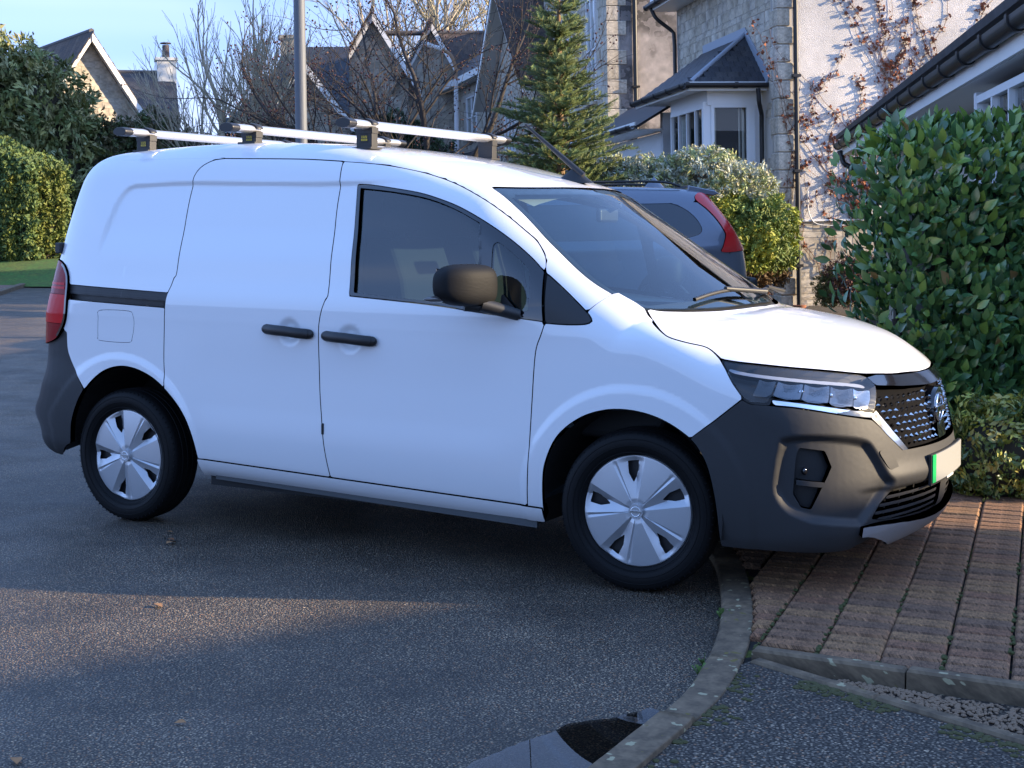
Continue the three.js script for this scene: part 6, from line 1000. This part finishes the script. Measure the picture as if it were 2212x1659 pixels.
// bare trees: recursive branching
function branches(out, tips, p, d, len, r, lvl, o) {
  const steps = 3, pts = [p.clone()]; let dir = d.clone(), q = p.clone(); for (let i = 0; i < steps; i++) { dir.add(V(rnd(-1, 1), rnd(-1, 1) + o.up, rnd(-1, 1)).multiplyScalar(o.wig)).normalize(); q = q.clone().addScaledVector(dir, len / steps); pts.push(q); }
  const r2 = r * o.taper; for (let i = 0; i < steps; i++) out.push(bar(pts[i], pts[i + 1], r + (r2 - r) * i / steps, r + (r2 - r) * (i + 1) / steps, lvl > 2 ? 3 : lvl > 0 ? 5 : 8));
  if (lvl >= o.levels) { tips.push({ p: q, d: dir }); return; }
  const n = o.kids[lvl] || 3; for (let k = 0; k < n; k++) { const t = k === 0 ? 1 : rnd(.35, 1), base = pts[0].clone().lerp(pts[steps], 0), at = t >= .99 ? q : (() => { const f = t * steps, i = Math.min(steps - 1, Math.floor(f)); return pts[i].clone().lerp(pts[i + 1], f - i); })(); const nd = dir.clone().add(V(rnd(-1, 1), rnd(-.5, 1), rnd(-1, 1)).normalize().multiplyScalar(k === 0 ? o.spread * .45 : o.spread)).normalize(); branches(out, tips, at, nd, len * rnd(o.lr[0], o.lr[1]), Math.max(o.rmin, r2 * (k === 0 ? .92 : .66)), lvl + 1, o); }
}
function bareTree(name, label, L, D, Y, trunks, o, m, sd) {
  reseed(sd); const h = plantAt(name, label, L, D, 'tree', null, Y), out = [], tips = [], big = [];
  for (const [p, d, len, r] of trunks) { const a = []; branches(a, tips, p, d, len, r, 0, o); big.push(...a.slice(0, 3)); out.push(...a.slice(3)); }
  part('trunk', big, m, h); const c = part('crown', out, o.twigM || m, h); c.userData = { kind: 'stuff' }; h.userData.tips = undefined; delete h.userData.tips; return [h, tips];
}
const bark = std([.15, .125, .09], .95), paleBark = std([.42, .36, .26], .95), darkBark = std([.040, .033, .029], .95);
bareTree('bare_tree', 'pale bare multi-stemmed tree standing left of the lamp post', -9.0, 46, .2, [[V(0, 0, 0), V(-.05, 1, 0), 3.2, .16], [V(.35, 0, .1), V(.15, 1, .1), 3.4, .15], [V(-.3, 0, 0), V(-.2, 1, 0), 3.0, .13], [V(.9, 0, -.6), V(.18, 1, 0), 3.4, .13]], { levels: 5, kids: [4, 4, 3, 3, 3], spread: .55, wig: .10, up: .35, taper: .72, lr: [.55, .80], rmin: .008, twigM: paleBark }, paleBark, 1601);
bareTree('bare_tree', 'tall bare tree standing behind the roofs of the stone houses', -5.5, 74, .2, [[V(0, 0, 0), V(0, 1, 0), 7, .35], [V(2.5, 0, 2), V(.1, 1, 0), 7, .3]], { levels: 5, kids: [4, 4, 3, 3, 3], spread: .75, wig: .12, up: .15, taper: .68, lr: [.6, .8], rmin: .009, twigM: paleBark }, paleBark, 1602);
bareTree('bare_tree', 'bare mossy tree showing above the slate roof and chimney pot', .2, 80, .2, [[V(0, 0, 0), V(.05, 1, 0), 8, .4], [V(-3, 0, 0), V(-.1, 1, 0), 8, .34]], { levels: 5, kids: [4, 4, 4, 3, 2], spread: .8, wig: .14, up: .1, taper: .74, lr: [.6, .82], rmin: .018, twigM: std([.40, .35, .22], .95) }, paleBark, 1603);
{ // crab apple with dark berries
  const [h, tips] = bareTree('crab_apple_tree', 'leafless crab apple tree hung with small dark red fruit', -1.45, 24, .0, [[V(0, 0, 0), V(-.1, 1, 0), 2.2, .11], [V(.2, 1.6, .1), V(.75, .8, .1), 1.8, .08], [V(-.1, 1.5, 0), V(-.95, .7, .2), 1.9, .085], [V(0, 1.7, 0), V(-.4, 1, -.2), 2.0, .07]], { levels: 4, kids: [5, 5, 4, 3], spread: 1.0, wig: .16, up: -.02, taper: .62, lr: [.5, .85], rmin: .0045, twigM: darkBark }, darkBark, 1611);
  const l = []; reseed(1612); for (const t of tips) if (rnd() < .75) for (let k = 0; k < 2; k++) l.push({ p: t.p.clone().add(V(rnd(-.10, .10), rnd(-.12, .02), rnd(-.10, .10))), q: rq(), s: rnd(.7, 1.2) }); inst('fruit', new THREE.IcosahedronGeometry(.016, 1), std([.05, .010, .010], .5), l, h);
  const lg = leafGeo(.07, .035); const l2 = []; for (const t of tips) if (rnd() < .25) l2.push({ p: t.p.clone(), q: rq(), s: rnd(.6, 1) }); inst('withered_leaf', lg, std([.09, .045, .025], .9), l2, h);
}
bareTree('bare_shrub', 'fine-twigged bare shrub in front of the lean-to roof', .05, 30, .0, [[V(0, 0, 0), V(-.3, 1, 0), 1.3, .04], [V(.2, 0, 0), V(.2, 1, 0), 1.4, .04], [V(-.5, 0, 0), V(-.1, 1, .1), 1.4, .04], [V(-.9, 0, 0), V(-.3, 1, .1), 1.3, .035]], { levels: 4, kids: [4, 4, 3, 3], spread: .7, wig: .15, up: .15, taper: .7, lr: [.5, .75], rmin: .006, twigM: darkBark }, darkBark, 1621);
{ // spruce
  reseed(1701); const h = plantAt('spruce_tree', 'slender green spruce tree between the van roof and the stone houses', .78, 22.5, 'tree', null, 0), H = 5.5;
  part('trunk', bar([0, 0, 0], [.02, H, 0], .10, .018, 10), std([.20, .13, .07], .95), h);
  // spray: a twig with needles all round
  const nd = []; for (let k = 0; k < 34; k++) { const t = k / 34, a = k * 2.4, g = new THREE.PlaneGeometry(.0075, .045 * (1 - .3 * t), 1, 1); g.translate(0, .02, 0); g.rotateX(.75); g.rotateY(a); g.translate(0, t * .17, 0); nd.push(g); } nd.push(bar([0, 0, 0], [0, .17, 0], .006, .003, 3)); const spray = mergeGeometries(nd.map((g) => g.toNonIndexed()));
  const list = [], wood = [];
  for (let y = .5; y < H - .15; y += .085) { const t = y / H, R0 = (1.62 * Math.pow(1 - t, .85) + .10) * rnd(.7, 1.12), n = 4 + Math.round(4 * (1 - t));
    for (let k = 0; k < n; k++) { const a = rnd(0, 6.283), len = R0 * rnd(.6, 1.08), rise = .16 + .55 * t, p0 = V(0, y, 0), dir = V(Math.cos(a), rise * .35, Math.sin(a)).normalize(), tip = p0.clone().addScaledVector(dir, len).add(V(0, len * .10, 0)); wood.push(bar(p0, tip, .016 * (1 - t) + .005, .003, 4));
      const m = Math.ceil(len * 22); for (let j = 0; j < m; j++) { const f = .18 + .82 * (j + rnd()) / m, P = p0.clone().lerp(tip, f), side = (j % 2 ? 1 : -1), w = (1 - f * .7) * .30 * len; const sd = V(-Math.sin(a), 0, Math.cos(a)).multiplyScalar(side * rnd(.15, 1)), d2 = dir.clone().multiplyScalar(.9).add(sd).add(V(0, rnd(-.15, .45), 0)).normalize(); P.addScaledVector(sd, w * rnd(0, .8)); list.push({ p: P, q: new THREE.Quaternion().setFromUnitVectors(V(0, 1, 0), d2), s: rnd(.75, 1.25), c: jit(y < 1.9 ? [.21, .21, .045] : [.14, .18, .055], .3) }); }  // lower sprays tinted yellower, sunlight put into the needle colour
    } }
  for (let k = 0; k < 14; k++) list.push({ p: V(0, H - .5 + k * .045, 0), q: new THREE.Quaternion().setFromUnitVectors(V(0, 1, 0), V(rnd(-.4, .4), 1, rnd(-.4, .4)).normalize()), s: .8, c: rgb(.06, .09, .03) });
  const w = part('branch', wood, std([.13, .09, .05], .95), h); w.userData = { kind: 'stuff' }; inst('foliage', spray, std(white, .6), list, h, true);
}
{ // creeper on the roughcast: thin climbing stems with dead brown leaves
  reseed(1801); const h = thing('creeper', 'leafless climbing creeper with withered brown leaves on the white roughcast wall', 'climber'); h.position.copy(st(4.72, gy(4.7) - .05, 25)); h.rotation.y = YAW + GT;
  const stems = [], lv = []; const grow = (x, y, vx, n, r, z0, wall) => { let p = V(x, y, z0); for (let i = 0; i < n; i++) { vx += rnd(-.35, .35) - vx * .08; const q = p.clone().add(V(vx * .09, rnd(.05, .14), 0)); q.z = z0; stems.push(bar(p, q, r, r * .96, 4)); r *= .965; if (rnd() < .5) for (let k = 0; k < 3; k++) { const len = rnd(.03, .11), a = rnd(-1.4, 1.4), e = p.clone().add(V(Math.sin(a) * len, Math.cos(a) * len, .006)); stems.push(bar(p, e, .004, .002, 3)); const dens = fbm(p.x * 1.1, p.y * .7, 3, 2); if (rnd() < dens * 1.15) for (let w = 0; w < 3; w++) lv.push({ p: e.clone().add(V(rnd(-.05, .05), rnd(-.06, .06), rnd(-.004, .008))), q: rq(), s: rnd(.6, 1.4) }); } if (rnd() < .10 && n > 8 && r > .005) grow(p.x, p.y, vx + rnd(-1, 1), Math.floor(n * .5), r * .7, z0); p = q; } };
  for (const [x, y, vx, n, r] of [[1.30, 1.5, .05, 44, .012], [1.36, 1.5, .1, 44, .012], [1.45, 1.5, .25, 40, .011], [1.28, 1.6, -.15, 40, .010], [1.40, 2.0, .0, 36, .010], [1.34, 1.8, -.05, 36, .010], [2.35, 3.2, .05, 26, .010], [2.42, 3.2, .2, 26, .009], [2.30, 3.3, -.2, 24, .009], [3.02, 4.0, .05, 20, .009], [3.10, 4.0, .15, 20, .009], [1.9, 2.4, .6, 22, .008], [.72, .6, .1, 26, .007], [.85, .5, .3, 24, .007], [.18, 1.2, .0, 30, .007], [.22, 2.0, .05, 26, .007]]) grow(x, y, vx, n, r, x < .3 ? .045 : .022);
  const s = part('stem', stems, std([.16, .085, .05], .95), h); s.userData = { kind: 'stuff' }; inst('leaf', leafGeo(.06, .055, .4, .3, 2), std([.24, .085, .04], .95), lv, h);
}

// ---------- lamp posts and the parked SUV
{
  const galv = std([.12, .13, .145], .6, { metalness: .2, bumpMap: grainT, bumpScale: .002 });
  const h = thing('lamp_post', 'thick grey galvanised lamp post standing behind the van roof', 'lamp post'); h.position.copy(st(-2.66, gy(-2.66), 18)); h.rotation.z = -.008;
  part('post', bar([0, 0, 0], [0, 6.5, 0], .078, .070, 20), galv, h); part('base', bar([0, 0, 0], [0, 1.2, 0], .10, .10, 20), galv, h); part('arm', tube([[0, 6.4, 0], [-.1, 6.8, .1], [-.6, 7.0, .4]], .04, 12, 8), galv, h); part('lantern', box(.7, .12, .3, -.9, 7.0, .55, .05), galv, h);
  const s = thing('street_lamp', 'slim street lamp with a curved rusty neck among the branches', 'street lamp'); s.position.copy(st(-1.53, gy(-1.5), 40)); s.rotation.y = YAW;
  part('post', bar([0, 0, 0], [.03, 5.6, 0], .075, .06, 12), std([.42, .43, .44], .6), s); part('neck', tube([[.03, 5.6, 0], [.02, 5.95, 0], [-.12, 6.3, 0], [-.36, 6.45, 0]], .05, 16, 8), std([.28, .17, .10], .8), s); part('lantern', tube([[-.32, 6.44, 0], [-.6, 6.52, 0], [-.82, 6.62, 0]], .075, 10, 10), std([.55, .55, .53], .6), s);
}
{ // SUV: same panel method with its own field
  const VF = F;
  const prof = crv([[0, .42], [-.02, .62], [.0, .80], [.05, .98], [.10, 1.06], [.24, 1.28], [.42, 1.52], [.52, 1.62], [.66, 1.665], [1.1, 1.70], [1.9, 1.715], [2.5, 1.66], [2.9, 1.50], [3.35, 1.18, 1], [3.8, 1.08], [4.3, .98], [4.55, .84], [4.64, .62], [4.6, .38], [4.3, .24], [2.3, .24], [.3, .28]], 5);
  const pl = crv([[-.05, 0], [-.02, .45], [.08, .72], [.28, .88], [.7, .935], [2.2, .945], [3.6, .93], [4.2, .84], [4.5, .6], [4.66, 0], [4.5, -.6], [4.2, -.84], [3.6, -.93], [2.2, -.945], [.7, -.935], [.28, -.88], [.08, -.72], [-.02, -.45]], 4);
  F = (x, y, z) => { const az = Math.abs(z), zz = Math.min(1, az), w = .935 - (y > .98 ? .30 * Math.pow((y - .98) / .75, 1.15) : 0) - (y < .5 ? .15 * (.5 - y) : 0) + .018 * Math.exp(-Math.pow((y - .96) / .06, 2)); return smax(smax(az - w, sdPoly(pl, x, z), .12), sdPoly(prof, x + (x > 2.3 ? .12 : -.06) * zz * zz, y + .06 * zz * zz), .16); };
  const car = houseAt('parked_car', 'grey estate SUV with tall red tail lamp parked behind the van bonnet', 2.72, .16, 17, 0, 'car'); car.rotation.y = YAW + Math.PI + .05;
  const pt = phys([.13, .15, .19], .35, { metalness: .5, clearcoat: 1, clearcoatRoughness: .03 });
  // in this frame x runs to the image's left (forwards) and z away from the viewer: the visible side is z < 0
  const side = (u, v) => hit([u, v, 1.8], [0, 0, -1]), rear = (u, v) => hit([.9 - 2.4 * Math.cos(u), v, 2.4 * Math.sin(u)], [Math.cos(u), 0, -Math.sin(u)]), top = (u, v) => hit([u, .5 + 2.2 * Math.cos(v), 2.2 * Math.sin(v)], [0, -Math.cos(v), -Math.sin(v)]);
  const glassP = crv([[.62, 1.16], [.66, 1.30], [.80, 1.43], [1.0, 1.50], [1.5, 1.545], [2.3, 1.54], [2.7, 1.44], [3.05, 1.15], [2.4, 1.09], [1.2, 1.09], [.8, 1.10]], 4);
  const lampP = crv([[.62, 1.60], [.50, 1.59], [.36, 1.48], [.20, 1.30], [.06, 1.14], [-.02, 1.06], [-.02, .96], [.02, .95], [.22, .93], [.40, .93], [.38, .99], [.35, 1.09], [.35, 1.15], [.43, 1.29], [.54, 1.42], [.66, 1.53]], 3);
  const L2 = (p) => sdPoly(lampP, p[0], p[1]), lz = (p) => Math.abs(p[2]);
  const bodyS = panel(side, [-.05, 4.66, .26, 1.52], .03, (u, v, p) => Math.max(-sdPoly(glassP, p[0], p[1]) + .004, p[0] < .8 ? .004 - L2(p) : -1, .28 - v, .45 - Math.hypot(p[0] - .95, p[1] - .35) , .45 - Math.hypot(p[0] - 3.72, p[1] - .35), p[1] - 1.50, .3 - p[0]));
  const R_ = (n, g, m, q = car) => { part(n, g, m, q); part(n, mirrorZ(g), m, q); };
  R_('body_side', bodyS, pt); part('body_top', panel(top, [.3, 4.64, -1.6, 1.6], .03, (u, v, p) => Math.max(1.495 - p[1] - (p[0] > 3.0 ? 1.0 * Math.min(1, (p[0] - 3) * 1.4) : 0), p[0] > 2.3 && p[0] < 3.4 && p[1] > 1.2 && p[1] < 1.62 && lz(p) < .62 ? .01 : -1, p[0] < .75 ? .004 - L2(p) : -1)), pt, car);
  part('windscreen', panel(top, [2.2, 3.5, -.9, .9], .04, (u, v, p) => Math.max(p[1] - 1.625, 1.195 - p[1], lz(p) - .625)), M.gloss, car);
  R_('rear_panel', panel(rear, [-.02, 1.30, .3, 1.64], .02, (u, v, p) => Math.max(p[0] - .305, .003 - L2(p), .32 - v, p[1] > 1.12 && lz(p) < .56 ? .01 : -1)), pt);
  R_('rear_window', panel(rear, [-.02, .9, 1.1, 1.6], .025, (u, v, p) => Math.max(1.12 - p[1], lz(p) - .565, p[0] - .5)), M.gloss);
  R_('side_window', panel(side, [.55, 3.1, 1.05, 1.58], .025, (u, v, p) => sdPoly(glassP, p[0], p[1]), { off: -.006 }), phys([.012, .015, .02], .05, { clearcoat: 1 }));
  R_('tail_lamp', panel(rear, [.3, 1.6, .9, 1.63], .012, (u, v, p) => Math.max(L2(p) + .002, (p[1] < 1.16 && p[0] < .09 && p[1] > 1.00) ? .01 : -1), { off: .012 }), phys([.58, .010, .012], .2, { clearcoat: .5 }));
  R_('reversing_lens', panel(rear, [.3, 1.5, .98, 1.18], .01, (u, v, p) => Math.max(L2(p) + .002, p[1] - 1.15, 1.01 - p[1], p[0] - .085), { off: .012 }), phys([.6, .6, .62], .2, { clearcoat: 1 }));
  part('spoiler', (() => { const s = new THREE.Shape([[.70, 1.690], [.40, 1.625], [.36, 1.60], [.42, 1.585], [.70, 1.63]].map(([x, y]) => new THREE.Vector2(x, y))), g = new THREE.ExtrudeGeometry(s, { depth: 1.04, bevelEnabled: true, bevelSize: .012, bevelThickness: .04, bevelSegments: 2 }); g.translate(0, 0, -.52); return g; })(), pt, car);
  for (const z of [-.56, .56]) part('roof_rail', tube([[.8, 1.69, z], [.95, 1.735, z], [1.6, 1.755, z], [2.3, 1.74, z], [2.5, 1.69, z]], .016, 24, 6), M.black, car);
  part('roof_fin', (() => { const g = new THREE.ConeGeometry(.09, .13, 12); g.scale(1.4, 1, .35); g.translate(1.02, 1.76, 0); return g; })(), pt, car);
  part('rear_bumper', [box(.12, .26, 1.6, .02, .5, 0, .05)], M.trim, car);
  for (const x of [.95, 3.72]) for (const z of [-.80, .80]) { const w = new THREE.Group(); w.name = 'wheel'; w.position.set(x, .36 - .02, z); car.add(w); const t = new THREE.TorusGeometry(.265, .095, 12, 36); part('tyre', t, M.tyre, w); const d = cyl(.20, .20, .06, 24); d.rotateX(Math.PI / 2); part('rim', d, M.silver, w); }
  F = VF;
}
// ---------- houses and hedges behind the viewer and out of frame to the right: they shade the foreground and show in the paintwork
{
  reseed(2001); const render = std([.55, .52, .47], .95);
  const h = thing('house', 'buff rendered bungalow with a low grey slate roof beyond the driveway', 'house'); h.position.set(13.2, -.35, -3.6); h.rotation.y = Math.atan2(.4147, .910); h.userData.group = 'houses around the turning circle';
  // local x away from the road, local z across the sun's path; ridge climbs along z
  const E = 3.0, K = .36, Z0 = -1.37, Z1 = 5.0, Z2 = 22;
  const R1 = E + K * (Z1 - Z0);
  part('wall', [slab([V(0, 0, Z0), V(0, 0, Z2), V(0, E, Z2), V(0, R1, Z1), V(0, E, Z0)], .3), slab([V(9, 0, Z0), V(0, 0, Z0), V(0, E, Z0), V(9, E, Z0)], .3), slab([V(9, 0, Z2), V(9, 0, Z0), V(9, E, Z0), V(9, R1, Z1), V(9, E, Z2)], .3)], render, h);
  part('roof', [slab([V(-.1, E + .05, Z0 - .05), V(-.1, R1 + .1, Z1), V(9.3, R1 + .1, Z1), V(9.3, E + .05, Z0 - .05)], .08), slab([V(-.1, R1 + .1, Z1), V(-.1, E, Z2 + .3), V(9.3, E, Z2 + .3), V(9.3, R1 + .1, Z1)], .08)], slateM[1], h);
  windowOn(h, V(-.02, 1, 3), Z, NX, 1.8, 1.2, 3, 1); windowOn(h, V(-.02, 1, 9), Z, NX, 1.8, 1.2, 3, 1);
  const b = houseAt('house', 'stone bungalow with slate roof facing the van from across the road', -8, gy(0), -30, 0, 'house', 'houses around the turning circle'); b.rotation.y = YAW + Math.PI;
  gabled(b, { w: 9, E: 2.8, R: 5.6, len: 8, wall: stoneM[1], stoneOn: false, cap2: 0 }); windowOn(b, V(1.2, .9, .03), X, Z, 2, 1.3, 3, 1); windowOn(b, V(5.6, .9, .03), X, Z, 2, 1.3, 3, 1);
  const b2 = houseAt('house', 'pale rendered house with brown tiled roof facing the van from across the road', 12, gy(0), -34, 0, 'house', 'houses around the turning circle'); b2.rotation.y = YAW + Math.PI;
  gabled(b2, { w: 9, E: 4.6, R: 7.4, len: 8, wall: render, stoneOn: false, cap2: 0, roofMs: tileM, roofCs: tileC, rname: 'roof_tile' }); windowOn(b2, V(1.2, .9, .03), X, Z, 2, 1.3, 3, 1);
  const hd = plantAt('clipped_hedge', 'low clipped hedge along the front gardens across the road', 0, -12, 'hedge'); boxHedge(hd, [-16, 14, 0, 1.2, -1, 0], 2500, sprig, foliM, [[.04, .075, .02], [.06, .09, .025]], .1, .15); hd.rotation.y = YAW + Math.PI;
}
renderer.render(scene, camera);
